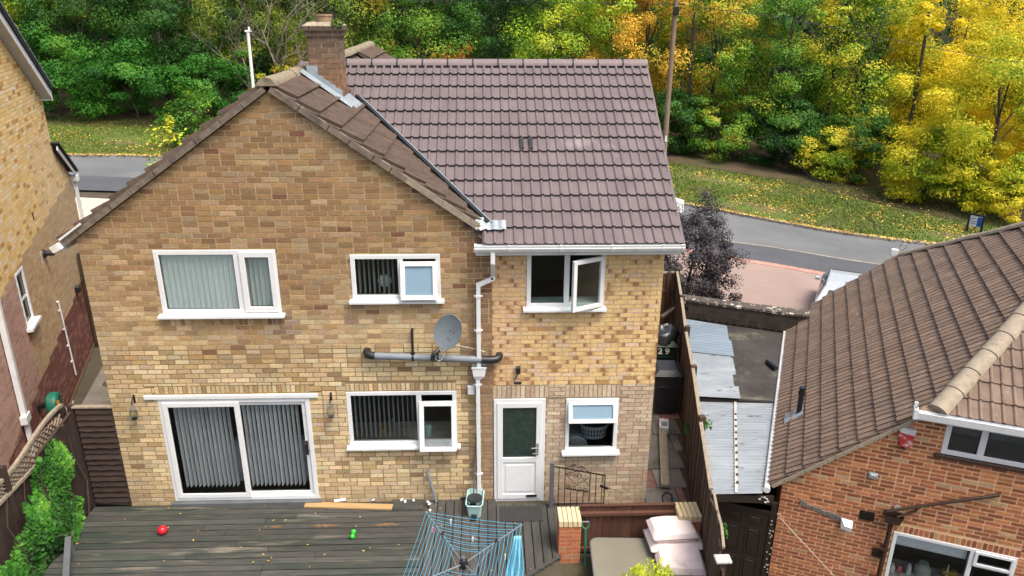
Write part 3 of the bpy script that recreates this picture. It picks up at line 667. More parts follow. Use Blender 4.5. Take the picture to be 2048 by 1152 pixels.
# ---- things standing inside, seen through the glass
k = thing('laundry_basket', 'grey slotted laundry basket behind the utility room window', 'basket', (1.83, .36, 1.06))
def basket(mb, inner):
    n = 28
    for i in range(n):
        t0, t1 = 2*math.pi*i/n, 2*math.pi*(i+1)/n
        for (za, zb, ra, rb) in ((0, .05, .84, .87), (.11, .13, .9, .91), (.19, .24, .95, 1.0)):
            mb.add([(.25*ra*math.cos(t0), .17*ra*math.sin(t0), za), (.25*ra*math.cos(t1), .17*ra*math.sin(t1), za), (.25*rb*math.cos(t1), .17*rb*math.sin(t1), zb), (.25*rb*math.cos(t0), .17*rb*math.sin(t0), zb)], [(0, 1, 2, 3)])
        t1 = t0+math.pi/n
        mb.add([(.25*.86*math.cos(t0), .17*.86*math.sin(t0), .04), (.25*.86*math.cos(t1), .17*.86*math.sin(t1), .04), (.25*.96*math.cos(t1), .17*.96*math.sin(t1), .2), (.25*.96*math.cos(t0), .17*.96*math.sin(t0), .2)], [(0, 1, 2, 3)])
mb = MB(); basket(mb, 0); mb.tube([(.255*math.cos(t*math.pi/10), .175*math.sin(t*math.pi/10), .24) for t in range(21)], .014, 6); mb.build('shell', 'basket_grey', k)
mb = MB(); mb.lathe([(.01, .23), (.15, .225), (.2, .19), (.2, .02), (.01, .02)], n=14, sy=.68); mb.build('laundry', 'cloth_dark', k)
k = thing('washing_machine', 'white washing machine with round door behind the utility window', 'appliance', (1.42, .42, .3))
MB().cbox(-.3, .3, 0, .5, .0, .74, .02).build('cabinet', 'basket_grey', k)
MB().lathe([(.20, 0), (.22, .03), (.19, .05), (.17, .03)], m=TR((.1, -.02, .52), R(90))).build('door_ring', 'washer_white', k, True)
k = thing('sink_drainer', 'pale worktop with drainer and yellow cloth behind the kitchen window', 'worktop', (-1.4, .62, .62))
MB().cbox(-1.1, 1.1, -.42, .25, .42, .46, .01).build('worktop', 'worktop', k)
mb = MB(); mb.tube([(-.25, -.1, .46), (-.25, -.1, .72), (-.25, -.22, .76), (-.25, -.26, .70)], .014, 8); mb.build('tap', 'steel', k)
MB().lathe([(.02, 0), (.09, .0), (.07, .09), (.02, .11)], c=(-.42, -.12, .47), n=9).build('cloth', 'gold', k, True)
MB().lathe([(.02, 0), (.06, 0), (.075, .16), (.02, .17)], c=(.35, -.2, .46), n=12).build('bowl', 'bucket', k, True)
k = thing('sofa', 'pale grey throw-covered sofa seen behind the patio door blinds', 'sofa', (-4.1, 1.0, .06))
MB().cbox(-1.0, 1.0, -.35, .45, 0, .45, .06).build('seat', 'sofa', k); MB().cbox(-1.0, 1.0, -.5, -.25, 0, .85, .08).build('backrest', 'sofa', k)
k = thing('round_fan', 'round pale fan behind the small upstairs window', 'fan', (-1.62, .27, 3.80))
MB().lathe([(.01, -.02), (.10, -.02), (.11, 0), (.10, .02), (.01, .02)], m=TR((0, 0, .19), R(90))).build('fan_head', 'blind_mint', k, True); MB().tube([(0, .02, 0), (0, .02, .1)], .015).build('stand', 'blind_mint', k)

# ---- roofs
def tile_mesh(name, w_, gauge, lap, prof, th, tilt):
    """interlocking tile: profile across (x), course up (y); the tail is lifted onto the course below"""
    mb = MB(); n = len(prof); L_ = gauge+lap
    rows = [(0, tilt), (L_, 0)]
    vs = [(x*w_, y, z+h) for (y, h) in rows for (x, z) in prof] + [(x*w_, 0, z+tilt-th) for (x, z) in prof]
    fs = [(i, i+1, n+i+1, n+i) for i in range(n-1)] + [(2*n+i, 2*n+i+1, i+1, i) for i in range(n-1)]
    fs += [(0, n, 2*n), (n-1, 3*n-1, 2*n-1)]
    me = mb.add(vs, fs).mesh(name); me.polygons.foreach_set('use_smooth', [True]*len(me.polygons))
    try: me.set_sharp_from_angle(angle=R(38))
    except Exception: pass
    return me
def roll(k, x0, w_, h, n=6): return [(x0+w_*i/n, h*math.sin(math.pi*i/n)**.8) for i in range(n+1)]
P2 = [(0, 0)] + roll(0, .02, .19, .027) + [(.25, 0), (.47, 0)] + roll(0, .50, .19, .027) + [(.73, 0), (1.0, 0)]
GA = .331
tm = tile_mesh('roof_tile', .302, GA, .07, P2, .018, .046); tm.materials.append(MATS['tile_new'])
EY0, EZ0, PIT = -.30, 4.735, math.atan2(7.06-4.735, 3.35+.30)
cp_, sp_ = math.cos(PIT), math.sin(PIT)
roof = part('extension_roof', house)
def ez(y): return EZ0+(y-EY0)*sp_/cp_
def vx(y): return AX+(AZ_-ez(y))/SL              # valley line where both slopes meet
for i in range(13):
    y = EY0+i*GA*cp_; z = EZ0+i*GA*sp_; x = 2.935
    while x-.302 > max(vx(y+.2)-.42, -.52 if i < 2 else -9):
        x -= .300
        obj('roof_tile', tm, None, roof, loc=(x, y, z+rng.uniform(-.002, .002)), rot=(PIT, rng.uniform(-.006, .006), 0))
b_ = MB(); b_.add([(.02, EY0+.05, EZ0-.02), (2.9, EY0+.05, EZ0-.02), (2.9, 3.35, 7.0), (-3.1, 3.35, 7.0)], [(0, 1, 2, 3)])
b_.add([(-3, 3.36, 7.03), (2.93, 3.36, 7.03), (2.93, 7.0, 4.7), (-3, 7.0, 4.7)], [(0, 1, 2, 3)]); b_.build('roof_deck', 'tile_new', roof)
for i in range(13):
    x1 = 2.955-i*.455; x0 = x1-.452
    pr = [(-.125, -.045), (-.115, .0), (-.07, .045), (0, .062), (.07, .045), (.115, .0), (.125, -.045)]
    mb = MB(); n = len(pr); mb.add([(x, 3.35+a, 7.075+z) for x in (x0, x1) for a, z in pr], [(j, j+1, n+j+1, n+j) for j in range(n-1)]+[tuple(range(n)), tuple(range(2*n-1, n-1, -1))]); mb.build('ridge_tile', 'ridge_new', roof, True)
    if i: mb = MB(); mb.add([(x, 3.35+a*1.06, 7.075+z*1.06+.003) for x in (x1-.012, x1+.014) for a, z in pr], [(j, j+1, n+j+1, n+j) for j in range(n-1)]); mb.build('ridge_clip', 'black_trim', roof)
MB().bar((-2.75, 3.21, 6.985), (2.93, 3.21, 6.985), .03, .05).build('dry_ridge', 'black_trim', roof)
for x in (.585, .735):                              # pair of tile vents
    y = EY0+6.12*GA*cp_; z = EZ0+6.12*GA*sp_
    MB().box(-.028, .028, -.02, .25, .02, .085).build('tile_vent', 'black_trim', roof, loc=(x, y, z), rot=(PIT, 0, 0))
vl = MB(); A = [Vector((vx(y)+.015, y, ez(y)+.105)) for y in (-.02, 1.0, 2.0, 2.45)]
for a, b in zip(A, A[1:]): vl.bar(a, b, .05, .04)
vl.build('valley_trim', 'black_trim', roof); ve = MB(); ve.bar(A[0]+Vector((.06, 0, -.01)), A[-1]+Vector((.06, 0, -.01)), .014, .03); ve.build('valley_edge', 'lead_bright', roof)
MB().box(2.915, 2.955, 0, 4.33, -.09, .03).build('verge_trim', 'tile_new', roof, loc=(0, EY0, EZ0), rot=(PIT, 0, 0))
# fascia, soffit, gutter
MB().cbox(-.17, 2.93, -.235, -.21, 4.56, 4.73, .004).build('fascia', 'gutter_white', house)
MB().box(-.12, 2.92, -.21, .0, 4.575, 4.59).build('soffit', 'upvc', house)
MB().box(-.16, 2.92, -.245, -.2, 4.735, 4.765).build('felt_tray', 'black_trim', house)
gp = [(-.235, 4.745), (-.24, 4.66), (-.28, 4.635), (-.325, 4.64), (-.345, 4.68), (-.352, 4.70), (-.345, 4.705), (-.352, 4.745), (-.34, 4.748), (-.33, 4.70), (-.31, 4.66), (-.25, 4.67), (-.245, 4.745)]
g = MB().prism(gp, -.19, 2.945, 'x').build('gutter', 'gutter_white', house)
for x in (-.17, .33, 1.10, 1.87, 2.63, 2.93): MB().prism([(y+(.006 if y > -.29 else -.007), z+(.004 if z > 4.69 else -.007)) for y, z in gp[:8]], x-.02, x+.02, 'x').build('gutter_bracket', 'gutter_white', g)
MB().prism(gp[:8], 2.945, 2.955, 'x').build('gutter_end', 'gutter_white', g)
# rainwater pipe with swan neck and hopper
d_ = MB(); d_.bar((.085, -.29, 4.65), (.085, -.29, 4.45), .068, .068, (0, 1, 0)); d_.bar((.085, -.29, 4.46), (.085, -.10, 4.20), .066, .066, (1, 0, 0)); d_.bar((.085, -.10, 4.25), (.085, -.10, 4.13), .068, .068, (0, 1, 0))
d_.bar((.10, -.10, 4.155), (-.145, -.10, 4.04), .068, .068, (0, 1, 0)); d_.bar((-.14, -.10, 4.07), (-.145, -.10, 2.50), .066, .066, (0, 1, 0)); d_.bar((-.165, -.105, 2.52), (-.165, -.105, -.05), .066, .066, (0, 1, 0))
dp_ = d_.build('downpipe', 'gutter_white', house, bevel=.006)
hp = MB(); hp.add([(-.255, -.17, 2.66), (-.03, -.17, 2.66), (-.03, -.03, 2.66), (-.255, -.03, 2.66), (-.235, -.165, 2.50), (-.05, -.165, 2.50), (-.05, -.04, 2.50), (-.235, -.04, 2.50), (-.20, -.14, 2.42), (-.125, -.14, 2.42), (-.125, -.06, 2.42), (-.20, -.06, 2.42)],
   [(0, 1, 5, 4), (1, 2, 6, 5), (2, 3, 7, 6), (3, 0, 4, 7), (4, 5, 9, 8), (5, 6, 10, 9), (6, 7, 11, 10), (7, 4, 8, 11)]); hp.bar((-.262, -.17, 2.65), (-.023, -.17, 2.65), .014, .022).build('hopper', 'gutter_white', dp_)
for x, z in ((-.143, 3.86), (-.145, 3.28), (-.165, 2.32), (-.165, .62)): MB().box(x-.07, x+.07, -.105, -.09, z-.012, z+.012).box(x-.038, x+.038, -.142, -.06, z-.02, z+.02).build('pipe_clip', 'gutter_white', dp_)

# main roof: ribbed old tiles, verges, ridge
P10 = [p for i in range(4) for p in ((i/4, -.04), ((.62+i)/4, -.04), ((.50+i)/4, .014), ((.56+i)/4, .024), ((.92+i)/4, .024), ((.97+i)/4, .01))]+[(1, -.04)]
om = tile_mesh('old_tile', .375, .355, .06, P10, .03, .062); om.materials.append(MATS['tile_old'])
mroof = part('main_roof', house); MP = math.atan(SL); cm, sm = math.cos(MP), math.sin(MP)
for side in (1, -1):
    for j in range(11):
        dist = .10+j*.355+.355                     # slope distance of the tile's tail from the ridge
        xt = AX+side*dist*cm; zt = AZ_-dist*sm
        if side > 0 and xt > .18: continue
        for i in range(27):
            y = -.06+i*.372
            if side < 0 and i > 0: continue
            if side > 0 and 0 < i and xt > vx(max(y, -.25))+.45 and y < 6.9: continue
            if side > 0 and 3.9 < y < 7.3: continue
            if side > 0 and y >= 7.3 and j > 4: continue
            o = obj('old_tile', om, None, mroof)
            ax = Vector((0, side, 0)); up = Vector((-side*cm, 0, sm)); nn = ax.cross(up)
            m = Matrix((ax, up, nn)).transposed().to_4x4(); m.translation = Vector((xt, y if side > 0 else y+.375, zt+.0))+nn*(.005+rng.uniform(0, .006)); o.matrix_world = m
b_ = MB(); b_.add([(AX, .0, AZ_-.08), (AX+3.9*cm, .0, AZ_-.08-3.9*sm), (AX+3.9*cm, 10.1, AZ_-.08-3.9*sm), (AX, 10.1, AZ_-.08)], [(0, 1, 2, 3)])
b_.add([(AX, .0, AZ_-.03), (AX-4.05*cm, .0, AZ_-.03-4.05*sm), (AX-4.05*cm, 10.1, AZ_-.03-4.05*sm), (AX, 10.1, AZ_-.03)], [(0, 1, 2, 3)]); b_.build('roof_deck', 'tile_old', mroof)
for side, ln in ((-1, 4.07), (1, 3.62)):            # bedded verges, in uneven lengths of mortar
    d = .05
    while d < ln:
        e = min(ln, d+rng.uniform(.3, .5)); q = rng.uniform(-.012, .012)
        a, b = Vector((AX+side*d*cm, -.035+q, AZ_-d*sm-.055)), Vector((AX+side*(e-.012)*cm, -.035+q, AZ_-(e-.012)*sm-.055)); MB().bar(a, b, .09, .085).build('verge_mortar', 'verge', mroof); d = e
bb_ = MB(); bb_.bar((AX+2.3*cm, -.085, AZ_-2.3*sm-.045), (AX+3.6*cm, -.085, AZ_-3.6*sm-.045), .02, .09); bb_.build('barge_board', 'weathered_wood', mroof)
for i in range(23):
    y0, y1 = -.09+i*.445, -.09+i*.445+.44
    n = 9; mb = MB(); rr_ = .125+rng.uniform(-.006, .006); zq = rng.uniform(-.008, .008)
    pr = [(math.cos(math.pi*k/(n-1))*rr_, math.sin(math.pi*k/(n-1))*rr_*.9) for k in range(n)]
    mb.add([(AX+a, y, AZ_-.045+zq+z) for y in (y0, y1) for a, z in pr], [(j, j+1, n+j+1, n+j) for j in range(n-1)]+[tuple(range(n)), tuple(range(2*n-1, n-1, -1))]); mb.build('ridge_tile', 'ridge_old', mroof, True)
MB().bar((-6.42, -.09, 4.66), (-6.30, -.09, 4.72), .10, .16, (0, 1, 0)).build('gutter_end', 'gutter_white', house)
MB().bar((-6.36, -.06, 4.66), (-6.36, 10.0, 4.66), .11, .09).build('side_gutter', 'gutter_white', house)
MB().bar((-6.31, -.105, 4.80), (-5.95, -.105, 5.05), .012, .03).build('verge_strip', 'gutter_white', house)
# lead saddle where the verge meets the new roof
mb = MB(); nx = 12
for i in range(nx+1):
    x = -.17+i*.46/nx; wv_ = .012*math.sin(i*1.9)
    mb.v += [(x, -.12+.03*math.sin(i*2.3), ez(-.12)+.085+wv_), (x, .02, ez(.02)+.10+wv_*.6+(.05 if i < 4 else 0))]
    if i: k = 2*i; mb.f.append((k-2, k, k+1, k-1))
mb.build('lead_saddle', 'lead_bright', roof, True)

# chimney
ch = part('chimney', house)
cx0, cx1, cy0, cy1 = -2.83, -2.33, 1.70, 2.20
MB().box(cx0+.008, cx1-.008, cy0+.008, cy1-.008, 6.3, 7.74).build('stack', 'mortar_old', ch)
r = random.Random(4)
def chim_col(z):
    c = mixc((.24, .135, .078), (.155, .112, .082), smooth(6.8, 7.4, z)); return jit(c, .22, r)
def ring(x0, x1, y0, y1, za, zb, odd, dark=0):
    L_ = .225
    for f in range(4):
        a, b = (x0, x1) if f % 2 == 0 else (y0, y1); k = a+(0 if odd ^ (f > 0) else .1125); xs = [a]
        while k < b-.03:
            if k > a+.03: xs.append(k)
            k += L_
        xs.append(b)
        for p, q in zip(xs, xs[1:]):
            c = mixc(chim_col(za), (.07, .065, .05), dark); mb = MB(); j = .008
            if f == 0: mb.box(p+j, q-j, y0-r.uniform(.002, .006), y0+.03, za+j, zb-j, c=c)
            elif f == 2: mb.box(p+j, q-j, y1-.03, y1, za+j, zb-j, c=c)
            elif f == 1: mb.box(x1-.03, x1+r.uniform(.002, .006), p+j, q-j, za+j, zb-j, c=c)
            else: mb.box(x0-.005, x0+.03, p+j, q-j, za+j, zb-j, c=c)
            mb.build('chimney_brick', 'brick', ch)
for i in range(13): ring(cx0, cx1, cy0, cy1, 6.50+i*.084, 6.50+(i+1)*.084, i % 2)
ring(cx0-.03, cx1+.03, cy0-.03, cy1+.03, 7.592, 7.672, 1, .5); ring(cx0-.055, cx1+.055, cy0-.055, cy1+.055, 7.672, 7.752, 0, .6)
MB().box(cx0-.02, cx1+.02, cy0-.02, cy1+.02, 7.59, 7.745).build('stack_head', 'mortar_old', ch)
mb = MB(); n = 8
rows = [((cx0-.05, cx1+.05, cy0-.05, cy1+.05), 7.745), ((cx0+.03, cx1-.03, cy0+.03, cy1-.03), 7.80)]
mb.add([(x, y, z) for (a, b, c, d), z in rows for x, y in ((a, c), (b, c), (b, d), (a, d))], [(0, 1, 5, 4), (1, 2, 6, 5), (2, 3, 7, 6), (3, 0, 4, 7), (4, 5, 6, 7)]); mb.build('flaunching', 'ridge_pale', ch)
MB().lathe([(.125, 0), (.13, .11), (.14, .115), (.14, .14), (.11, .14), (.10, .02)], c=(-2.585, 1.95, 7.775), n=18).build('chimney_pot', 'terracotta', ch, True)
P, Nn, _ = crown_points(260, .10, .10, .06, 0, 5, 8, .5); obj('moss', leaf_mesh('moss', P+np.array([-2.36, 1.72, 7.77]), Nn, .045, .7, 3), 'leaf_olive', ch)
# stepped lead flashing
rz_ = lambda x: AZ_-SL*(x-AX)
fl = MB(); nst = 5
for i in range(nst):
    a, b = cx0+i*(cx1-cx0)/nst, cx0+(i+1)*(cx1-cx0)/nst
    fl.add([(a, cy0-.016, rz_(a)-.02), (b+.01, cy0-.014, rz_(b)-.02), (b+.01, cy0-.014, rz_(b)+.22), (a, cy0-.016, rz_(a)+.20)], [(0, 1, 2, 3)])
fl.add([(cx0-.10, cy0-.22, rz_(cx0-.10)+.10), (cx1+.18, cy0-.26, rz_(cx1+.18)+.095), (cx1+.18, cy0-.0, rz_(cx1+.18)+.12), (cx0-.10, cy0-.01, rz_(cx0-.1)+.13)], [(0, 1, 2, 3)])
fl.add([(cx1+.02, cy0-.05, rz_(cx1+.02)+.12), (cx1+.24, cy0-.10, rz_(cx1+.24)+.10), (cx1+.24, cy1, rz_(cx1+.24)+.10), (cx1+.02, cy1, rz_(cx1+.02)+.13)], [(0, 1, 2, 3)])
fl.add([(cx0-.03, cy0-.02, rz_(cx0)+.02), (cx0+.13, cy0-.02, rz_(cx0)+.02), (cx0+.14, cy0-.02, rz_(cx0)+.25), (cx0-.04, cy0-.02, rz_(cx0)+.25)], [(0, 1, 2, 3)])
fl.build('lead_flashing', 'lead_bright', ch)

# ---- pipes and fittings on the back wall
sp2 = MB(); sp2.tube([(-1.80, -.10, 2.855), (-.02, -.10, 2.765)], .056, 14); soil = sp2.build('soil_pipe', 'grey_pvc', house, True)
mb = MB(); mb.tube([(-1.92, .02, 2.90), (-1.925, -.05, 2.895), (-1.90, -.09, 2.875), (-1.84, -.10, 2.858), (-1.79, -.10, 2.856)], [.062, .064, .064, .064, .062], 12); mb.build('pipe_elbow', 'black_plastic', soil, True)
mb = MB(); mb.tube([(-.10, -.10, 2.768), (.05, -.10, 2.76), (.13, -.085, 2.762), (.18, -.04, 2.78), (.185, .02, 2.79)], [.064, .064, .064, .064, .062], 12); mb.build('pipe_elbow', 'black_plastic', soil, True)
for x in (-1.19, -.80): MB().tube([(x-.02, -.10, 2.855-(x+1.8)*.0506), (x+.02, -.10, 2.853-(x+1.8)*.0506)], .064, 14).build('pipe_bracket', 'black_plastic', soil, True)
mb = MB(); mb.tube([(-1.19, .01, 3.27), (-1.19, -.06, 3.26), (-1.19, -.075, 3.20), (-1.192, -.09, 2.87)], .021, 10); mb.tube([(-1.192, -.09, 2.90), (-1.192, -.092, 2.83)], .04, 10); mb.build('waste_pipe', 'black_plastic', soil, True)
MB().tube([(-.80, -.09, 2.80), (-.79, -.08, 2.96)], .015, 8).build('waste_stub', 'black_plastic', soil)
mb = MB(); mb.tube([(-1.03, .01, .63), (-1.03, -.06, .62), (-1.02, -.075, .57), (-.91, -.10, .06)], .024, 10); mb.build('sink_waste_pipe', 'grey_pvc', house, True)
MB().cbox(-.335, -.215, -.06, .0, 2.11, 2.27, .01).build('junction_box', 'upvc', house)
ab = MB()
for i in range(4): ab.box(-.50, -.20, -.014, -.006, .0+.02*i, .012+.02*i)
ab.build('air_brick', 'black_trim', house)

# ---------------------------------------------------------------- right-hand neighbour: orange brick, half-hipped roof
rn = thing('orange_brick_house', 'orange brick house with brown ribbed half-hip roof at the right edge', 'house', (5.92, -.55, 0), R(-23))
RP = R(42); rc, rs = math.cos(RP), math.sin(RP)
UW = (1.27, 3.30, 1.52, 2.13); LW = (.88, 2.67, -1.35, -.09)
rw = plate('near_wall', 'mortar_orange', rn, -.94, 6.6, -2.1, .45, [LW], .004, top=None)
p2 = plate('upper_wall', 'mortar_orange', rn, .99, 6.2, .45, 2.12, [UW], .004, top=[(-.94, .45), (.99, .45), (.99, 2.12), (-.94, .42)])
def rn_col(x, z, r):
    q = r.random(); c = (.36, .135, .060)
    if q < .28: c = (.25, .095, .046)
    elif q < .5: c = (.47, .20, .085)
    elif q < .60: c = (.36, .125, .075)
    elif q < .66: c = (.44, .30, .17)
    if z < -.2 and x < .6: c = mixc(c, (.34, .14, .085), .35)
    return jit(c, .13, r)
polys = lay(-.94, 6.2, -2.07, 2.15, .2255, .0748, .023, [LW, UW], [(-.9, 1, .9*1.1+.27), (0, 1, 2.11)], 21, soldier=[(.86, 2.69, -.085, .06, .075)])
put_bricks(polys, rw, 'brick', rn_col, 290, lambda p: math.dist(p[0], (1.6, 1.0)), 0.0, .002, .002, 22)
MB().box(-.93, -.82, .12, 7, -2.1, .4).box(6.4, 6.6, .1, 7, -2.1, 2).box(-.9, 6.5, 6.8, 7.0, -2.1, .3).build('side_wall', 'mortar_orange', rn)
# tiled slopes
PR = [p for i in range(2) for p in (((.00+i)/2, -.03), ((.10+i)/2, -.03), ((.13+i)/2, .008), ((.18+i)/2, .018), ((.84+i)/2, .018), ((.90+i)/2, .012), ((.80+i)/2, -.03))]+[(1, -.03)]   # rolls with an open joint on the near side
rtm = tile_mesh('roof_tile', .302, .335, .06, PR, .035, .052); rtm.materials.append(MATS['tile_right'])
import bmesh
def clipped(me, planes):
    bm = bmesh.new(); bm.from_mesh(me)
    for co, no in planes: bmesh.ops.bisect_plane(bm, geom=bm.verts[:]+bm.edges[:]+bm.faces[:], plane_co=co, plane_no=no, clear_inner=True)
    m = bpy.data.meshes.new('roof_tile_cut'); bm.to_mesh(m); k = len(bm.faces); bm.free()
    if k: m.materials.append(me.materials[0])
    return m if k else None
rroof = part('left_slope', rn); OR = Vector((-1.12, -.07, .36)); up = Vector((rc, 0, rs)); nrm = Vector((-rs, 0, rc)); axx = Vector((0, -1, 0))
todo = []
for j in range(17):
    for i in range(26):
        n1, d0 = (i+1)*.30, j*.335               # tile spans n1-.3..n1 and d0..d0+.335
        pls = []; inside = True
        if d0+.335 > 3.05:
            v = lambda n, d: n-(d-3.05)
            if v(n1, d0) <= 0: inside = False
            elif v(n1-.3, d0+.40) < 0: pls.append((Vector((n1+3.05-d0, 0, 0)), Vector((-1, -1, 0))))
            v2 = lambda n, d: 7.6-(d-3.1)-n
            if v2(n1-.3, d0) <= 0: inside = False
            elif v2(n1, d0+.4) < 0: pls.append((Vector((n1-7.6-3.1+d0, 0, 0)), Vector((1, -1, 0))))
        if inside: todo.append((n1+d0*.5, n1, d0, pls))
todo.sort(key=lambda t: t[0]); rest = MB()
for k, (_, n1, d0, pls) in enumerate(todo):
    me = clipped(rtm, pls) if pls else rtm
    if me is None: continue
    m = Matrix((axx, up, nrm)).transposed().to_4x4(); m.translation = OR+Vector((0, n1, 0))+up*d0+nrm*rng.uniform(0, .007)
    if k < 300:
        o = obj('roof_tile', me, None, rroof); o.matrix_local = m
    else:
        rest.add([m @ v.co for v in me.vertices], [tuple(p.vertices) for p in me.polygons])
if rest.v: tag(rest.build('far_tiles', 'tile_right', rroof), kind='stuff')
b_ = MB(); q = lambda n, d, o=-.03: OR+Vector((0, n, 0))+up*d+nrm*o
b_.add([q(0, 0), q(7.6, 0), q(7.6, 3.1), q(4.3, 6.4), q(3.35, 6.4), q(0, 3.05)], [tuple(range(6))])
b_.add([q(3.35, 6.4), q(4.3, 6.4), Vector((8.4, 7.5, .3)), Vector((8.4, 0, .3)), Vector((6.3, 0, 2.3))], [tuple(range(5))])
b_.build('roof_deck', 'tile_right', rroof)
def halfround(par, a, b, r_, mat, seg=.42, name='ridge_tile', side=None):
    a, b = Vector(a), Vector(b); L_ = (b-a).length; d = (b-a).normalized(); x = d.cross(Vector((0, 0, 1))).normalized(); y = x.cross(d); k = max(1, int(L_/seg)); n = 9
    for i in range(k):
        p, q_ = a+d*(L_*i/k), a+d*(L_*(i+.97)/k); e = r_*(1+rng.uniform(-.04, .04)); lift = y*rng.uniform(-.008, .008)
        pr = [(math.cos(math.pi*t/(n-1)-.0)*e, math.sin(math.pi*t/(n-1))*e*.85) for t in range(n)]
        mb = MB(); mb.add([c+x*u+y*w_+lift for c, s_ in ((p, 1.0), (q_, .94)) for u, w_ in [(u*s_, w_*s_) for u, w_ in pr]], [(j, j+1, n+j+1, n+j) for j in range(n-1)]+[tuple(range(n)), tuple(range(2*n-1, n-1, -1))])
        mb.build(name, mat, par, True)
hip0 = q(0, 3.05)-Vector((.10, .10, .06))
halfround(rroof, hip0, q(3.4, 6.45, .02), .155, 'ridge_pale'); halfround(rroof, q(7.6, 3.1, .0), q(4.2, 6.45, .02), .12, 'ridge_pale')
halfround(rroof, q(3.3, 6.42, .03), q(4.3, 6.42, .03), .14, 'ridge_pale')
d = 0.0
while d < 3.05:                                     # bedded verge
    e = min(3.05, d+rng.uniform(.22, .4)); MB().bar(q(-.012, d, -.035), q(-.012, e-.01, -.035), .05, .05).build('verge_mortar', 'ridge_pale', rroof); d = e
MB().bar(q(7.62, 0, -.02), q(7.62, 3.1, -.02), .06, .07).build('far_verge', 'ridge_pale', rroof)
near = part('near_slope', rn); NPI = math.atan(.70); nup = Vector((0, math.cos(NPI), math.sin(NPI))); nn_ = Vector((0, -math.sin(NPI), math.cos(NPI))); NO = Vector((0, -.20, 2.292))
ntm = tile_mesh('roof_tile', .302, .335, .06, P2, .022, .03); ntm.materials.append(MATS['tile_right'])
for j in range(7):
    for i in range(18):
        s0, d0 = .86+i*.30, j*.335; sh = lambda dd: 1.17+.638*(dd-.17)
        sr_ = lambda dd: 7.2-sh(dd)
        if s0+.3 < sh(d0) or s0 > sr_(d0): continue
        cl_ = [] if s0 > sh(d0+.4) else [(Vector((sh(d0)-s0, 0, 0)), Vector((1, -.638, 0)))]
        if s0+.3 > sr_(d0+.4): cl_.append((Vector((sr_(d0)-s0, 0, 0)), Vector((-1, -.638, 0))))
        me = clipped(ntm, cl_) if cl_ else ntm
        if me is None: continue
        m = Matrix((Vector((1, 0, 0)), nup, nn_)).transposed().to_4x4(); m.translation = NO+Vector((s0, 0, 0))+nup*d0+nn_*rng.uniform(0, .006)
        obj('roof_tile', me, None, near).matrix_local = m
MB().add([NO+Vector((.9, 0, -.03)), NO+Vector((6.3, 0, -.03)), NO+Vector((3.62, 0, -.03))+nup*4.4, ], [(0, 1, 2)]).build('roof_deck', 'tile_right', near)
MB().box(.80, 6.3, -.20, -.17, 2.13, 2.27).build('fascia', 'gutter_white', rn); MB().box(1.0, 6.3, -.17, .0, 2.135, 2.15).build('soffit', 'upvc', rn)
g = MB(); g.prism([(y+.20, z+.10) for y, z in ((-.40, 2.20), (-.40, 2.10), (-.44, 2.075), (-.49, 2.09), (-.50, 2.20), (-.485, 2.20), (-.475, 2.11), (-.43, 2.095), (-.41, 2.2))], .78, 6.3, 'x'); g.build('gutter', 'gutter_white', rn)
mb = MB(); mb.add([(.78, -.50, 2.09), (.78, -.40, 2.10), (.78, -.30, 2.42), (.78, -.36, 2.20), (.78, -.44, 2.40)], [(0, 1, 3, 4), (1, 2, 3)]); mb.box(.74, .80, -.50, -.38, 2.08, 2.24); mb.box(.745, .80, -.36, -.33, 2.1, 2.30); [mb.v.__setitem__(i, (v[0], v[1]+.20, v[2]+.10)) for i, v in enumerate(mb.v)]; mb.build('gutter_end', 'gutter_white', rn)
mb = MB(); mb.add([(.80, -.20, 2.26), (1.15, -.20, 2.29), (1.15, -.03, 2.42), (.90, -.03, 2.30)], [(0, 1, 2, 3)]); mb.build('hip_mortar', 'terracotta', rn)
mb = MB(); mb.tube([(-1.18, -.12, .30), (-1.18, 7.0, .32)], .055, 10); mb.build('eaves_gutter', 'gutter_white', rn, True)
MB().lathe([(.02, 0), (.058, .0), (.058, .03), (.02, .03)], m=TR((-1.18, -.15, .30), R(90))).build('gutter_stop', 'gutter_white', rn)
vp = MB(); vb = q(2.05, .46, .0); vp.tube([vb, vb+Vector((0, 0, .58))], .05, 12); vp.tube([vb+Vector((0, 0, .47)), vb+Vector((0, 0, .53))], .066, 12); vp.tube([vb+Vector((0, 0, .58)), vb+Vector((0, 0, .62))], .06, 12); vp.build('vent_pipe', 'black_plastic', rroof, True)
m = Matrix((axx, up, nrm)).transposed().to_4x4(); m.translation = q(2.22, .20, .055); MB().box(0, .36, 0, .40, 0, .012).build('lead_patch', 'lead', rroof).matrix_local = m
# windows
def rwin(key, mull, trans=(), w_=.07, sillmat='brown_pvc', sash=None):
    x0, x1, z0, z1 = key; mb = MB(); frame_bars(mb, x0, x1, z0, z1, w_, -.012, .06, mull, trans); o = mb.build('window', 'upvc', rn); return o
w = rwin(UW, (1.80,), w_=.08); pane(w, 1.35, 1.75, 1.60, 2.05, .02, 'glass'); pane(w, 1.86, 3.23, 1.60, 2.05, .02, 'glass')
MB().cbox(1.19, 3.36, -.06, .02, 1.455, 1.515, .006).build('sill', 'brown_pvc', w)
def rroom(x0, x1, z0, z1, depth, mat):
    mb = MB(); a, b, c, d, e, f = x0-.02, x1+.3, z0-.35, z1+.0, .13, .13+depth
    for fc in ([(a, f, c), (b, f, c), (b, f, d), (a, f, d)], [(a, e, c), (a, f, c), (a, f, d), (a, e, d)], [(b, e, c), (b, f, c), (b, f, d), (b, e, d)], [(a, e, c), (b, e, c), (b, f, c), (a, f, c)], [(a, e, d), (b, e, d), (b, f, d), (a, f, d)]): mb.add(fc, [(0, 1, 2, 3)])
    mb.build('interior', mat, rn)
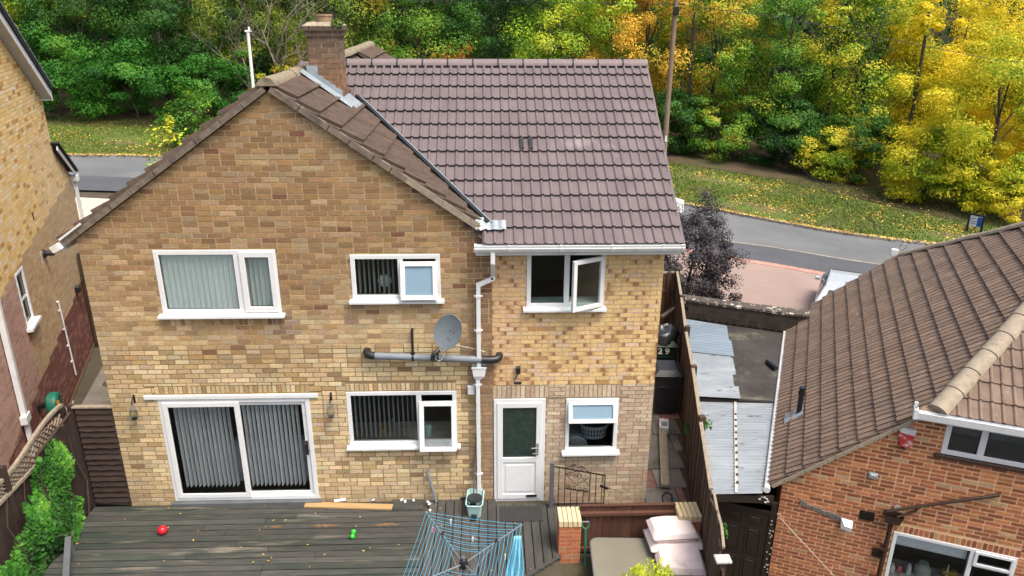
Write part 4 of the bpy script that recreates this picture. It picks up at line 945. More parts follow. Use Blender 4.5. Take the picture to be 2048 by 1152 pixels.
rroom(*UW, 1.3, 'room_pale'); rroom(*LW, 1.6, 'room')
w = rwin(LW, (2.05,), ((2.1, 2.62, -.40),), .06); pane(w, .93, 2.0, -1.3, -.14, .02, 'glass'); pane(w, 2.12, 2.6, -1.3, -.46, .02, 'glass')
mb = MB(); frame_bars(mb, 2.08, 2.64, -.40, -.12, .05, -.03, .03); mb.build('sash', 'upvc', w); pane(w, 2.12, 2.60, -.36, -.16, .0, 'glass_dark')
k = thing('roller_blind', 'grey roller blind part drawn in the lower window of the orange brick house', 'blind', (5.92, -.55, 0), R(-23))
MB().box(.94, 2.0, .09, .095, -.36, -.12).build('cloth', 'blind_grey', k); MB().cbox(.94, 2.0, .08, .105, -.39, -.355, .004).build('bottom_bar', 'upvc', k)
k = thing('window_ledge_clutter', 'pots bottles and yellow cloth on the ledge inside the lower right window', 'kitchenware', (5.92, -.55, 0), R(-23))
MB().box(.9, 2.6, .12, .62, -1.12, -1.08).build('ledge', 'worktop', k)
for i, (x, y, r_, h, mt) in enumerate(((1.02, .25, .05, .16, 'sign_white'), (1.15, .3, .045, .12, 'alarm_red'), (1.28, .28, .04, .22, 'upvc_grey'), (1.5, .35, .13, .25, 'blind_dim'), (1.85, .3, .015, .35, 'upvc'), (2.0, .4, .08, .14, 'gold'))):
    MB().lathe([(.01, 0), (r_, 0), (r_*1.05, h*.6), (r_*.6, h*.85), (r_*.6, h), (.01, h)], c=(x, y, -1.08), n=12).build('vessel', mt, k, True)
MB().cbox(1.78, 2.02, .28, .42, -.95, -.86, .03).build('cloth', 'gold', k)
# pipework
mb = MB(); mb.tube([(.80, -.10, .14), (.77, -.10, -2.0)], .038, 10); mb.build('downpipe', 'brown_pvc', rn, True)
MB().box(.72, .84, -.14, -.04, -.42, -.38).build('pipe_clip', 'brown_pvc', rn)
mb = MB(); mb.add([(.66, -.19, .30), (.95, -.19, .30), (.95, -.02, .30), (.66, -.02, .30), (.70, -.17, .15), (.91, -.17, .15), (.91, -.04, .15), (.70, -.04, .15)], [(0, 1, 5, 4), (1, 2, 6, 5), (2, 3, 7, 6), (3, 0, 4, 7), (4, 5, 6, 7)]); mb.build('hopper', 'brown_pvc', rn)
mb = MB(); mb.tube([(.70, -.10, .33), (1.4, -.08, .655), (2.17, -.05, 1.0), (2.19, .01, 1.02)], .026, 9); mb.tube([(1.12, -.06, .50), (1.11, -.07, .43), (.86, -.12, .27)], .024, 9); mb.build('waste_pipe', 'brown_pvc', rn, True)
for i, (x, z, mt) in enumerate(((.44, .10, 'iron'), (.735, -.58, 'brown_pvc'))):
    mb = MB(); mb.box(x-.11, x+.11, -.02, .0, z-.085, z+.085)
    for j in range(4): mb.box(x-.10, x+.10, -.032, -.02, z-.075+j*.04, z-.055+j*.04)
    mb.build('air_vent', mt, rn)
mb = MB(); mb.add([(.07, -.10, -.20), (.24, -.11, -.22), (.25, -.01, -.06), (.06, -.01, -.04), (.12, -.12, -.12), (.24, -.12, -.14)], [(0, 1, 5, 4), (4, 5, 2, 3), (0, 4, 3), (1, 2, 5)]); mb.build('vent_cowl', 'upvc', rn)
mb = MB(); r = random.Random(8)
for i in range(14): mb.cbox(-.62+i*.048, -.55+i*.05, -.016, .0, .04-i*.012+r.uniform(-.02, .02), .12-i*.012+r.uniform(-.02, .02), .008)
mb.build('mortar_patch', 'concrete', rn)
al = thing('alarm_box', 'faded red and white burglar alarm box under the roof verge', 'alarm', (5.92, -.55, 0), R(-23))
mb = MB(); mb.prism([(.62, 1.83), (.68, 1.55), (.82, 1.53), (.88, 1.80)], -.075, -.003); mb.build('case', 'alarm_red', al, bevel=.012)
mb = MB(); mb.prism([(.635, 1.90), (.635, 1.80), (.865, 1.77), (.875, 1.87)], -.085, -.004); mb.build('lid', 'alarm_white', al, bevel=.008); MB().cbox(.725, .775, -.09, -.02, 1.50, 1.535, .005).build('strobe', 'black_plastic', al)
k = thing('security_light', 'small white and grey security light on the orange brick wall', 'light', (5.92, -.55, 0), R(-23))
MB().cbox(.33, .47, -.09, -.03, .87, .97, .012, ).build('lamp_head', 'lead', k); MB().box(.37, .43, -.03, .0, .89, .95).build('bracket', 'black_plastic', k); MB().box(.36, .44, -.098, -.09, .93, .96).build('lens', 'upvc', k)
k = thing('washing_rope', 'thin pale cord hanging across the orange brick wall from a hook', 'rope', (5.92, -.55, 0), R(-23))
MB().tube([(-.90, -.05, -.28), (-.5, -.09, -.63), (-.1, -.10, -.99), (.25, -.10, -1.32), (.6, -.10, -1.66)], .006, 5).build('cord', 'cable', k); MB().tube([(-.96, .0, -.26), (-.95, -.05, -.22), (-.90, -.06, -.20), (-.88, -.05, -.26), (-.92, -.05, -.30)], .007, 5).build('hook', 'cable', k)
MB().lathe([(.01, 0), (.05, 0), (.055, .012), (.01, .014)], m=TR((.86, -.002, .38), R(90))).build('filler_patch', 'chip_white', rn)

# side passage: corrugated canopy, felt roof, parapet, brown door
cn = thing('corrugated_canopy', 'pale corrugated sheet canopy between the fence and the brown ribbed roof', 'canopy', (5.92, -.55, 0), R(-23))
def corr(mb, cs, z0, z1, pitch, amp, ragged=0):
    (a, b, c, d) = [Vector((*p, 0)) for p in cs]; L_ = (d-a).length; n = int(L_/pitch*6); r = random.Random(2); rag = 0
    for i in range(n+1):
        t = i/n
        if i % 18 == 0: rag = r.uniform(-ragged, ragged)
        p, q_ = a.lerp(d, t), b.lerp(c, t); q_ = q_+(q_-p).normalized()*rag; h = amp*math.sin(2*math.pi*i/6)
        mb.v += [(p.x, p.y, z0+h), (q_.x, q_.y, z1+h)]
        if i: k_ = 2*i; mb.f.append((k_-2, k_-1, k_+1, k_))
mb = MB(); corr(mb, [(-2.05, -.5), (-1.24, -.24), (-1.24, 3.08), (-2.76, 2.67)], .20, .26, .105, .034); mb.build('lower_sheet', 'corr_sheet', cn, True)
mb = MB(); corr(mb, [(-3.0, 2.55), (-1.95, 2.8), (-2.30, 4.9), (-3.35, 4.8)], .36, .38, .10, .028, .05); mb.build('middle_sheet', 'corr_sheet', cn, True)
mb = MB(); corr(mb, [(-3.33, 4.65), (-2.26, 4.75), (-2.56, 6.5), (-3.62, 6.6)], .41, .42, .17, .012, .03); mb.build('upper_sheet', 'corr_clear', cn, True)
mb = MB(); mb.bar((-1.66, -.38, .262), (-2.0, 2.85, .275), .05, .012); mb.build('seam_strip', 'chip_white', cn)
for i in range(11): MB().cbox(-.02, .02, -.035, .035, 0, .02, .004).build('fixing', 'brown_pvc', cn, loc=(lerp(-1.67, -1.94, i/10), lerp(-.1, 2.3, i/10), .27))
MB().bar((-2.05, -.47, .12), (-1.05, -.12, .10), .05, .14).build('fascia_board', 'door_brown', cn)
for i in range(16): MB().cbox(-.02, .02, -.012, .012, -.012, .012, .004).build('paint_chip', 'chip_white', cn, loc=(lerp(-1.7, -1.1, rng.random()), -.34+rng.random()*.05+.1, .10+rng.uniform(-.05, .08)))
MB().bar((-2.9, 2.62, .27), (-1.3, 3.05, .27), .07, .09).build('rafter', 'door_brown', cn)
gr = thing('flat_garage_roof', 'dark felt flat roof with lichen behind the corrugated canopy', 'roof', (5.92, -.55, 0), R(-23))
MB().prism([(-3.05, 2.7), (-1.22, 3.1), (-1.20, 6.9), (-3.75, 6.9)], .16, .30, 'z').build('felt', 'felt', gr)
MB().box(-3.7, -.9, 6.9, 7.12, -2.1, .78).build('parapet_wall', 'hung_tile', gr); MB().box(-3.0, -1.2, 3.2, 3.3, -2.1, .16).build('garage_wall', 'hung_tile', gr)
for row in range(3):
    for i in range(17):
        x = -3.72+i*.185+(row % 2)*.09; z = .32+row*.15
        mb = MB(); pts = [(x, z+.2), (x, z+.05), (x+.045, z+.015), (x+.09, z), (x+.135, z+.015), (x+.18, z+.05), (x+.18, z+.2)]
        mb.prism(pts, 6.885-.010*(3-row)-.012, 6.897-.004*row); mb.build('hung_tile', 'hung_tile', gr)
d = -3.85
while d < .0:
    e = d+.5; MB().cbox(d, e-.008, 6.84, 7.20, .78, .86+rng.uniform(-.005, .01), .015).build('coping_stone', 'coping', gr); d = e
MB().bar((-3.75, 6.8, .80), (-4.15, 6.0, .62), .10, .06).build('edge_board', 'weathered_wood', gr)
MB().tube([(-1.5, 4.9, .36), (-1.28, 4.55, .38)], .05, 10).build('waste_pipe', 'black_plastic', gr)
dr = thing('brown_panel_door', 'dark brown six-panel door below the canopy beside the orange wall', 'door', (5.92, -.55, 0), R(-23))
MB().box(-1.88, -1.06, -.10, -.06, -2.05, -.20).build('leaf', 'door_brown', dr)
for (a, b) in ((-1.78, -1.51), (-1.43, -1.16)):
    for (c, d) in ((-.48, -.31), (-1.12, -.58), (-1.85, -1.24)):
        mb = MB(); mb.box(a, b, -.112, -.10, c, c+.02).box(a, b, -.112, -.10, d-.02, d).box(a, a+.02, -.1115, -.10, c+.02, d-.02).box(b-.02, b, -.1115, -.10, c+.02, d-.02).cbox(a+.05, b-.05, -.112, -.099, c+.04, d-.04, .006); mb.build('door_panel', 'door_brown', dr)
mb = MB(); mb.box(-1.97, -1.88, -.12, -.05, -2.05, .02).box(-1.06, -.97, -.12, -.05, -2.05, .02).box(-1.88, -1.06, -.115, -.05, -.04, .02).box(-1.88, -1.06, -.118, -.09, -.205, -.165); mb.build('door_frame', 'door_brown', dr)
for i in range(18): MB().cbox(-.012, .012, -.004, .004, -.012, .012, .003).build('paint_chip', 'chip_white', dr, loc=(-1.0+rng.uniform(-.03, .04), -.124, -.3-rng.random()*1.2))

# ---------------------------------------------------------------- left-hand neighbour: yellow brick
ln = thing('yellow_brick_house', 'tall yellow brick house with white bargeboard at the left edge', 'house', (-9.05, 3.76, 0), R(107))
LWN = (-1.63, -1.10, 2.38, 3.44)
lw_top = lambda t: 5.99+.64*(3.05-t)
lwall = plate('side_wall', 'mortar_left', ln, -6.5, 3.05, -.1, 5.99, [LWN], .004, top=[(-6.5, 5.99), (3.05, 5.99), (-6.5, lw_top(-6.5))])
plate('side_wall', 'mortar_left', ln, 3.05, 4.30, -.1, 4.02, [], .004, top=[(3.05, 4.02), (4.30, 4.02), (3.05, 4.85)])
def ln_col(x, z, r):
    zz = z-.09*x+r.uniform(-.02, .02); q = r.random()
    if zz < 1.38: c = (.165, .070, .058) if q < .75 else (.25, .12, .095)
    elif zz < 3.62:
        c = mixc((.40, .26, .145), (.46, .35, .21), r.random())
        if x < -1.6 and zz < 3.5: c = (.42, .27, .215) if q < .7 else (.36, .225, .18)
        elif x > 1.4: c = mixc(c, (.42, .32, .20), .6)
    else:
        c = mixc((.64, .42, .15), (.70, .53, .27), r.random())
        if q < .12: c = (.66, .55, .36)
        elif q < .22: c = (.46, .26, .08)
        if x > 1.0 and zz < 5.2: c = mixc(c, (.58, .46, .30), .35)
    return jit(c, .08, r)
cut = [(.64, 1, 5.99+.64*3.05)]
polys = lay(-6.5, 3.05, 0, 9.4, .2255, .0748, .010, [LWN], cut, 31)+lay(3.06, 4.30, 0, 4.9, .2255, .0748, .010, [], [(.66, 1, 4.85+.66*3.05)], 32)
put_bricks(polys, lwall, 'brick', ln_col, 290, lambda p: math.dist(p[0], (.8, 6.2)), 0.0, .003, .002, 33)
MB().box(-6.5, 3.0, .12, 8, -.1, 5.9).build('house_body', 'mortar_left', ln)
A, B = Vector((-1.6, -.20, 9.10)), Vector((3.10, -.20, 6.09))
ux = (B-A).normalized(); nz_ = Vector((0, 1, 0)).cross(ux)*-1
MB().bar(A, B, .02, .17, (0, 0, 1)).build('barge_board', 'upvc', ln); MB().bar((B.x, -.21, 6.03), (B.x, .02, 6.03), .03, .1).build('barge_foot', 'upvc', ln)
dz = Vector((0, 0, .13)); sfv = [A+Vector((0, .01, -.10)), B+Vector((0, .01, -.10)), B+Vector((-.02, .21, -.06)), A+Vector((-.02, .21, -.06))]
MB().add(sfv, [(0, 1, 2, 3)]).build('soffit', 'upvc_grey', ln)
MB().bar(A+dz-Vector((0, .02, 0)), B+dz-Vector((0, .02, 0)), .06, .07).build('dry_verge', 'black_trim', ln)
tp = part('roof', ln); MB().add([A+dz*1.2+Vector((0, -.06, .02)), B+dz*1.2+Vector((.05, -.06, .02)), B+dz*1.2+Vector((.05, 7, .02)), A+dz*1.2+Vector((0, 7, .02))], [(0, 1, 2, 3)]).build('roof_deck', 'grey_pvc', tp)
for i in range(18):
    a = A.lerp(B, i/18)+dz*1.45; b = A.lerp(B, (i+1.06)/18)+dz*1.25
    MB().bar(a+Vector((.0, .12, .05)), b+Vector((.0, .12, .05)), .36, .03).build('roof_tile', 'grey_pvc', tp)
A2, B2 = Vector((2.95, -.12, 4.93)), Vector((4.36, -.12, 4.02))
MB().bar(A2, B2, .02, .10).build('barge_board', 'upvc', ln)
for i in range(7):
    a, b = A2.lerp(B2, i/7)+Vector((0, .25, .13)), A2.lerp(B2, (i+1.1)/7)+Vector((0, .25, .11)); MB().bar(a, b, .62, .04).build('garage_tile', 'black_trim', tp)
MB().cbox(4.24, 4.46, -.16, .10, 3.88, 4.03, .01).build('gutter_end', 'gutter_white', ln); MB().bar((4.40, .0, 4.0), (4.40, 5, 4.0), .11, .09).build('gutter', 'gutter_white', ln)
MB().bar((4.36, -.06, 3.95), (4.36, -.06, -.1), .075, .075, (0, 1, 0)).build('downpipe', 'gutter_white', ln)
mb = MB(); frame_bars(mb, *LWN[:2], LWN[2], LWN[3], .06, -.012, .06); w = mb.build('window', 'upvc', ln); pane(w, -1.58, -1.15, 2.43, 3.39, .03, 'glass_dark'); MB().box(-1.56, -1.16, .02, .05, 2.86, 2.90).build('glazing_bar', 'upvc', w); MB().box(-1.72, -1.02, -.11, .02, 2.33, 2.385).build('sill', 'upvc', w)
MB().bar((-3.02, -.07, 4.6), (-3.12, -.07, 1.30), .10, .085, (0, 1, 0)).bar((-3.12, -.07, 1.32), (-3.15, -.07, -.05), .085, .07, (0, 1, 0)).build('downpipe', 'gutter_white', ln)
MB().box(-3.25, -3.0, -.13, -.02, 1.22, 1.36).build('pipe_joint', 'gutter_white', ln)
mb = MB(); mb.tube([(.62, -.04, 2.05), (.72, -.04, .25)], .018, 7); mb.tube([(.62, .0, 2.05), (.62, -.05, 2.05)], .022, 7); mb.build('overflow_pipe', 'gutter_white', ln)
for z in (1.85, 1.4, 1.0, .6): MB().box(.62+(2.05-z)*.055-.035, .62+(2.05-z)*.055+.035, -.05, .0, z-.012, z+.012).build('pipe_clip', 'gutter_white', ln)
mb = MB(); mb.lathe([(.01, 0), (.10, 0), (.09, .03), (.055, .06), (.05, .20), (.01, .21)], m=TR((.48, 0, 3.18), R(90))); mb.build('flue_cowl', 'black_plastic', ln, True)
MB().box(.22, .30, -.012, .002, 3.05, 3.28).build('filler_strip', 'chip_white', ln); MB().box(.30, .38, -.011, .002, 3.95, 4.10).build('vent', 'brown_pvc', ln)
MB().cbox(2.32, 2.46, -.12, 0, 1.62, 1.78, .02).build('wall_lamp', 'black_plastic', ln)
hr = thing('hose_reel', 'green wall-mounted hose reel with orange handle on the yellow brick house', 'hose reel', (-8.42+.956*.28, 1.71+.292*.28, 1.0), R(107))
MB().lathe([(.02, -.10), (.19, -.10), (.225, -.07), (.235, 0), (.225, .07), (.19, .10), (.02, .10)], m=TR((0, 0, 0), R(90)), n=24).build('case', 'hose_green', hr, True)
MB().tube([(-.19, -.11, .16), (-.24, -.14, .04), (-.2, -.13, -.12)], .028, 8).build('handle', 'orange', hr, True); MB().box(-.05, .05, .08, .27, -.04, .04).build('bracket', 'iron', hr)
MB().tube([(.05, -.12, -.05), (.07, -.16, -.15), (.02, -.14, -.26), (.12, -.12, -.34), (.22, -.10, -.22), (.2, -.08, -.05)], .013, 6).build('hose', 'hose_tan', hr, True); MB().lathe([(.01, 0), (.035, 0), (.03, .02), (.01, .02)], m=TR((.12, -.11, .12), R(90))).build('axle_cap', 'black_plastic', hr)

# ---------------------------------------------------------------- yard: deck, paths, fences
deck = tag(part('decking', None), kind='structure')
r = random.Random(9); y = -.115
MB().box(-6.7, 1.1, -4.4, -.02, -.13, -.02).build('deck_joists', 'soil', deck)
i = 0
while y > -4.3:                                     # boards along the house, butted here and there
    x = -6.72
    while x < -1.09:
        L_ = min(-1.09-x, r.uniform(1.8, 4.2)) if r.random() < .8 else -1.09-x
        if -1.09-(x+L_) < .5: L_ = -1.09-x
        dz = r.uniform(-.006, .004)
        if not (i == 2 and x+L_ > -1.5 and x > -3): MB().cbox(x+.002, x+L_-.004, y-.058, y+.062, .018+dz, .048+dz, .005).build('deck_board', 'deck_wood', deck)
        else: MB().cbox(x+.002, -1.62, y-.062, y+.066, .018+dz, .048+dz, .005).build('deck_board', 'deck_wood', deck)
        x += L_
    y -= .1365; i += 1
for (x0, x1, y0, y1) in ((-2.95, -2.45, -.70, -.64), (-1.95, -1.45, -.70, -.645), (-3.6, -3.4, -.71, -.65)):
    mb = MB(); n = 14; top = [(lerp(x0, x1, k/n), lerp(y0, y1, .5)+(.03+.012*math.sin(k*2.1))*math.sin(math.pi*k/n)) for k in range(n+1)]; bot = [(lerp(x0, x1, k/n), lerp(y0, y1, .5)-(.026+.01*math.sin(k*1.7+1))*math.sin(math.pi*k/n)) for k in range(n, -1, -1)]
    mb.prism(top+bot[1:-1], .049, .0525, 'z'); mb.build('rotten_patch', 'rotten_wood', deck)
x = -1.02; k = 0
while x < 1.10:                                     # boards running away from the house by the back door
    ye = -1.95 if x < .45 else lerp(-1.95, -1.5, (x-.45)/.6)
    lowered = -.42 < x < -.28
    MB().cbox(x, x+.129, ye-(1.6 if x < .45 else 0), -.16 if .05 < x < 1 else -.02, .014+r.uniform(-.004, .004)-(.05 if lowered else 0), .044-(.05 if lowered else 0), .005).build('deck_board', 'deck_wood_y', deck); x += .1435; k += 1
MB().bar((1.05, -1.52, -.03), (.42, -2.02, -.03), .05, .14).build('deck_edge', 'deck_wood', deck); MB().bar((1.13, -.02, -.02), (1.07, -1.5, -.02), .05, .12).build('deck_edge', 'deck_wood_y', deck)
MB().box(.52, 1.0, -2.05, -1.7, -.28, -.20).build('deck_step', 'deck_wood', deck, rot=None)
# paths
sp_ = tag(MB().add([(2.74, -.2, -.125), (fx(-.2), -.2, -.125), (fx(7.4), 7.4, -.125), (2.74, 7.4, -.125)], [(0, 1, 2, 3)]).build('side_path', 'soil'), kind='structure')
r = random.Random(12); y = -.18; row = 0
while y < 7.2:
    x = 2.76+(row % 2)*-.3; 
    while x < fx(y)-.06:
        x1 = min(x+.59, fx(y)-.04); a = max(x, 2.76)
        if x1-a > .1: MB().cbox(a, x1, y, y+.585, -.12, -.095+r.uniform(-.012, .012), .008).build('paving_slab', 'slab_red' if r.random() < .4 else 'slab_grey', sp_)
        x += .60
    y += .60; row += 1
lp = tag(MB().add([(-9.6, 7.6, -.02), (-8.0, .2, -.02), (-6.12, .05, -.02), (-6.12, 9, -.02), (-9.9, 9, -.02)], [(0, 1, 2, 3, 4)]).build('left_path', 'concrete'), kind='structure')
yd = tag(MB().box(1.05, fx(-2)+.2, -6, -.2, -.46, -.42).build('sunken_yard', 'slab_grey'), kind='structure')
# left fences
pf = thing('slatted_side_gate', 'dark brown horizontal-slatted side gate between the deck and the brick gable', 'gate', (0, 0, 0))
for i in range(17):
    z = .10+i*.107; dy = r.uniform(-.006, .006)
    mb = MB(); n = 8
    mb.add([(lerp(-6.71, -6.125, k/n), .02+dy+yy, z+zz+.007*math.sin(k*1.7+i*2)) for k in range(n+1) for yy, zz in ((-.034, 0), (.006, .112))], [(2*k, 2*k+2, 2*k+3, 2*k+1) for k in range(n)])
    mb.build('slat', 'dark_wood', pf)
MB().box(-6.73, -6.11, .032, .06, .06, 1.92).build('backing', 'dark_wood', pf); MB().cbox(-6.76, -6.10, -.01, .07, 1.91, 1.95, .008).build('top_rail', 'weathered_wood', pf)
bf = thing('boundary_board_fence', 'brown featherboard fence along the left edge of the deck', 'fence', (0, 0, 0))
for i in range(9):
    y0 = .04-i*.125; zt = 1.83-.017*i
    MB().cbox(-6.80-.012*(i % 2), -6.775-.012*(i % 2), y0-.13, y0, .0, zt-.02*(i % 3), .004).build('board', 'dark_wood', bf)
MB().bar((-6.79, .06, 1.85), (-6.79, -1.1, 1.70), .04, .025).build('capping', 'dark_wood', bf); MB().box(-6.83, -6.74, .0, .09, 0, 1.95).build('post', 'dark_wood', bf)
tf = thing('trellis_fence', 'weathered fence with wavy-topped trellis under ivy at the left edge', 'fence', (0, 0, 0))
wave = lambda y: 1.80+.13*math.cos((y+.1)*2.1)
mb = MB(); pts = [(-6.98, .12-k*.1, wave(.12-k*.1)) for k in range(34)]
for a, b in zip(pts, pts[1:]): mb.bar(a, b, .055, .05)
mb.build('top_rail', 'weathered_wood', tf)
for k in range(30):
    y0 = .1-k*.11
    for s in (1, -1):
        a, b = Vector((-6.98+.008*s, y0, 1.42)), Vector((-6.98+.008*s, y0-s*.38, 1.80)); b.z = min(b.z, wave(b.y)-.02)
        MB().bar(a, b, .012, .028, (1, 0, 0)).build('lattice_slat', 'weathered_wood', tf)
for k in range(24): MB().cbox(-7.0-.01*(k % 2), -6.975-.01*(k % 2), .1-k*.14-.138, .1-k*.14, -.1, 1.42, .004).build('board', 'dark_wood', tf)
for y in (.1, -1.55, -3.2): MB().box(-7.04, -6.94, y-.05, y+.05, -.1, 1.86).build('post', 'dark_wood', tf)
MB().bar((-6.96, .1, 1.42), (-6.96, -3.2, 1.42), .05, .05).build('mid_rail', 'weathered_wood', tf)
iv = thing('ivy', 'bright green ivy climbing over the trellis fence beside the deck', 'climbing plant', (-6.8, -1.2, 0))
rs_ = np.random.RandomState(5); n = 13000
yy = rs_.uniform(-1.5, .85, n); zz = rs_.rand(n)**.9*2.0; bul = .03+.13*np.clip(1.5-zz, 0, 1.0)*(.4+.6*rs_.rand(n))+.08*np.sin(yy*5+zz*4); keep = (zz < 1.38+.72*yy+.14*np.sin(yy*9)+.1*np.sin(yy*23)) | (yy < -.75)*(zz < .75+.2*np.sin(yy*8))
keep &= (yy < .72+.12*np.sin(zz*6)-.25*np.clip(zz-1.5, 0, 1)+.35*np.clip(.45-zz, 0, 1)); keep &= rs_.rand(n) < .35+.65*(np.sin(yy*7+zz*5)+np.sin(zz*9-yy*4) > -1.1); P = np.stack([bul, yy, zz+.05], 1)[keep]; Nn = np.stack([.8+0*P[:, 0], rs_.normal(0, .45, len(P))-.2, .55+rs_.normal(0, .35, len(P))], 1); Nn /= np.linalg.norm(Nn, axis=1)[:, None]
obj('foliage', leaf_mesh('ivy_leaves', P, Nn, .078, .8, 6), 'leaf_ivy', iv)
mb = MB(); 
for k in range(7): mb.tube([(.06, -1.7+k*.45, 0), (.09, -1.6+k*.45, .6), (.05, -1.75+k*.45, 1.2), (.08, -1.6+k*.42, 1.6)], [.014, .012, .009, .005], 5)
mb.tube([(.2, -.2, .5), (.40, -.1, .5), (.6, -.25, .45), (.75, -.3, .46)], .006, 5); mb.build('stem', 'bark', iv)
hrl = thing('handrail', 'dark grey painted handrail rising from the ivy at the deck edge', 'handrail', (0, 0, 0)); MB().bar((-6.45, -1.30, .40), (-6.05, -2.2, .32), .085, .06).build('rail', 'grey_paint', hrl); MB().box(-6.47, -6.40, -1.37, -1.30, .0, .38).build('post', 'grey_paint', hrl); MB().box(-6.1, -6.03, -2.2, -2.13, .0, .32).build('post', 'grey_paint', hrl)
# fence across the left passage
lg = thing('tall_passage_gate', 'tall brown boarded gate closing the passage by the yellow house', 'gate', (-9.85, 6.75, .02), R(8))
for i in range(7): MB().cbox(.05+i*.15, .19+i*.15, -.015, .01, 0, 2.25, .004).build('board', 'fence_wood', lg)
MB().box(-.06, .06, -.06, .05, 0, 2.35).build('post', 'fence_wood', lg); MB().bar((.05, .03, 1.5), (1.1, .03, 1.5), .04, .09).build('ledge', 'fence_wood', lg); MB().box(.03, .3, -.04, -.015, 1.35, 1.39).build('hinge', 'iron', lg)
bd = thing('leaning_board', 'weathered board leaning in the left passage behind the slatted gate', 'board', (0, 0, 0)); MB().bar((-6.55, .7, 1.95), (-6.2, .9, 2.35), .04, .09).build('plank', 'weathered_wood', bd)
# right boundary fence
rf = thing('right_boundary_fence', 'tall dark vertical-board fence with pale capping right of the bins', 'fence', (0, 0, 0))
r = random.Random(3); y = -1.95
while y < 7.5:
    o = .012*(int(y*100) % 2)
    v0, v1 = Vector((fx(y)-.02+o, y, 0)), Vector((fx(y+.148)-.02+o, y+.148, 0)); zt = 1.56+.05*math.sin(y*1.3)+r.uniform(-.015, .015)
    mb = MB(); mb.add([(v.x+dx, v.y, z) for v in (v0, v1) for dx in (0, .02) for z in (-.15, zt)], [(0, 1, 3, 2), (4, 6, 7, 5), (0, 4, 5, 1), (2, 3, 7, 6), (0, 2, 6, 4), (1, 5, 7, 3)]); mb.build('board', 'fence_wood', rf); y += .152
y = -1.95
while y < 7.2: e = min(7.5, y+1.8); MB().bar((fx(y), y, 1.60+.05*math.sin(y*1.3)), (fx(e-.02), e-.02, 1.60+.05*math.sin(e*1.3)), .06, .035).build('capping', 'weathered_wood', rf); y = e
for y in (-.1, 1.75, 3.6, 5.4, 7.3): MB().box(fx(y)-.03, fx(y)+.07, y-.05, y+.05, -.1, 1.68).build('post', 'fence_wood', rf)
nf = thing('near_dark_fence', 'short run of dark fence boards with split pale rail beside the brown door', 'fence', (0, 0, 0))
y = -3.9
while y < -2.0:
    zt = 1.52+.12*math.sin(y*4); o = .01*(int(y*50) % 2)
    MB().add([(v+o+dx, yy_, z) for v, yy_ in ((fx(y), y), (fx(y+.15), y+.15)) for dx in (0, .022) for z in (-.5, zt)], [(0, 1, 3, 2), (4, 6, 7, 5), (0, 4, 5, 1), (2, 3, 7, 6), (0, 2, 6, 4), (1, 5, 7, 3)]).build('board', 'fence_wood', nf); y += .155
pts = [(fx(-2.1)+.02, -2.1, 1.62), (fx(-2.5)+.03, -2.5, 1.60), (fx(-2.9)+.04, -2.9, 1.66), (fx(-3.25)+.03, -3.25, 1.62)]; mb = MB()
for a, b in zip(pts, pts[1:]): mb.bar(a, b, .035, .04)
mb.build('split_rail', 'weathered_wood', nf); MB().cbox(2.86, 3.06, -3.42, -3.27, 1.50, 1.54, .008).build('post_cap', 'chip_white', nf); MB().box(2.92, 3.0, -3.39, -3.3, -.5, 1.5).build('post', 'fence_wood', nf)
sg = thing('far_side_gate', 'brown boarded gate panel at the far end of the bin passage', 'gate', (0, 0, 0))
for i in range(14): MB().cbox(2.95+i*.15, 3.09+i*.15, 7.40, 7.42, -.1, 1.50, .004).build('board', 'panel_wood', sg)
for x in (3.0, 4.68): MB().box(x, x+.1, 7.32, 7.42, -.1, 1.56).build('post', 'fence_wood', sg)
for z in (.4, 1.0): MB().box(2.95, 5.0, 7.36, 7.40, z, z+.08).build('rail', 'panel_wood', sg)
MB().cbox(2.95, 5.05, 7.36, 7.44, 1.50, 1.55, .006).build('capping', 'weathered_wood', sg)

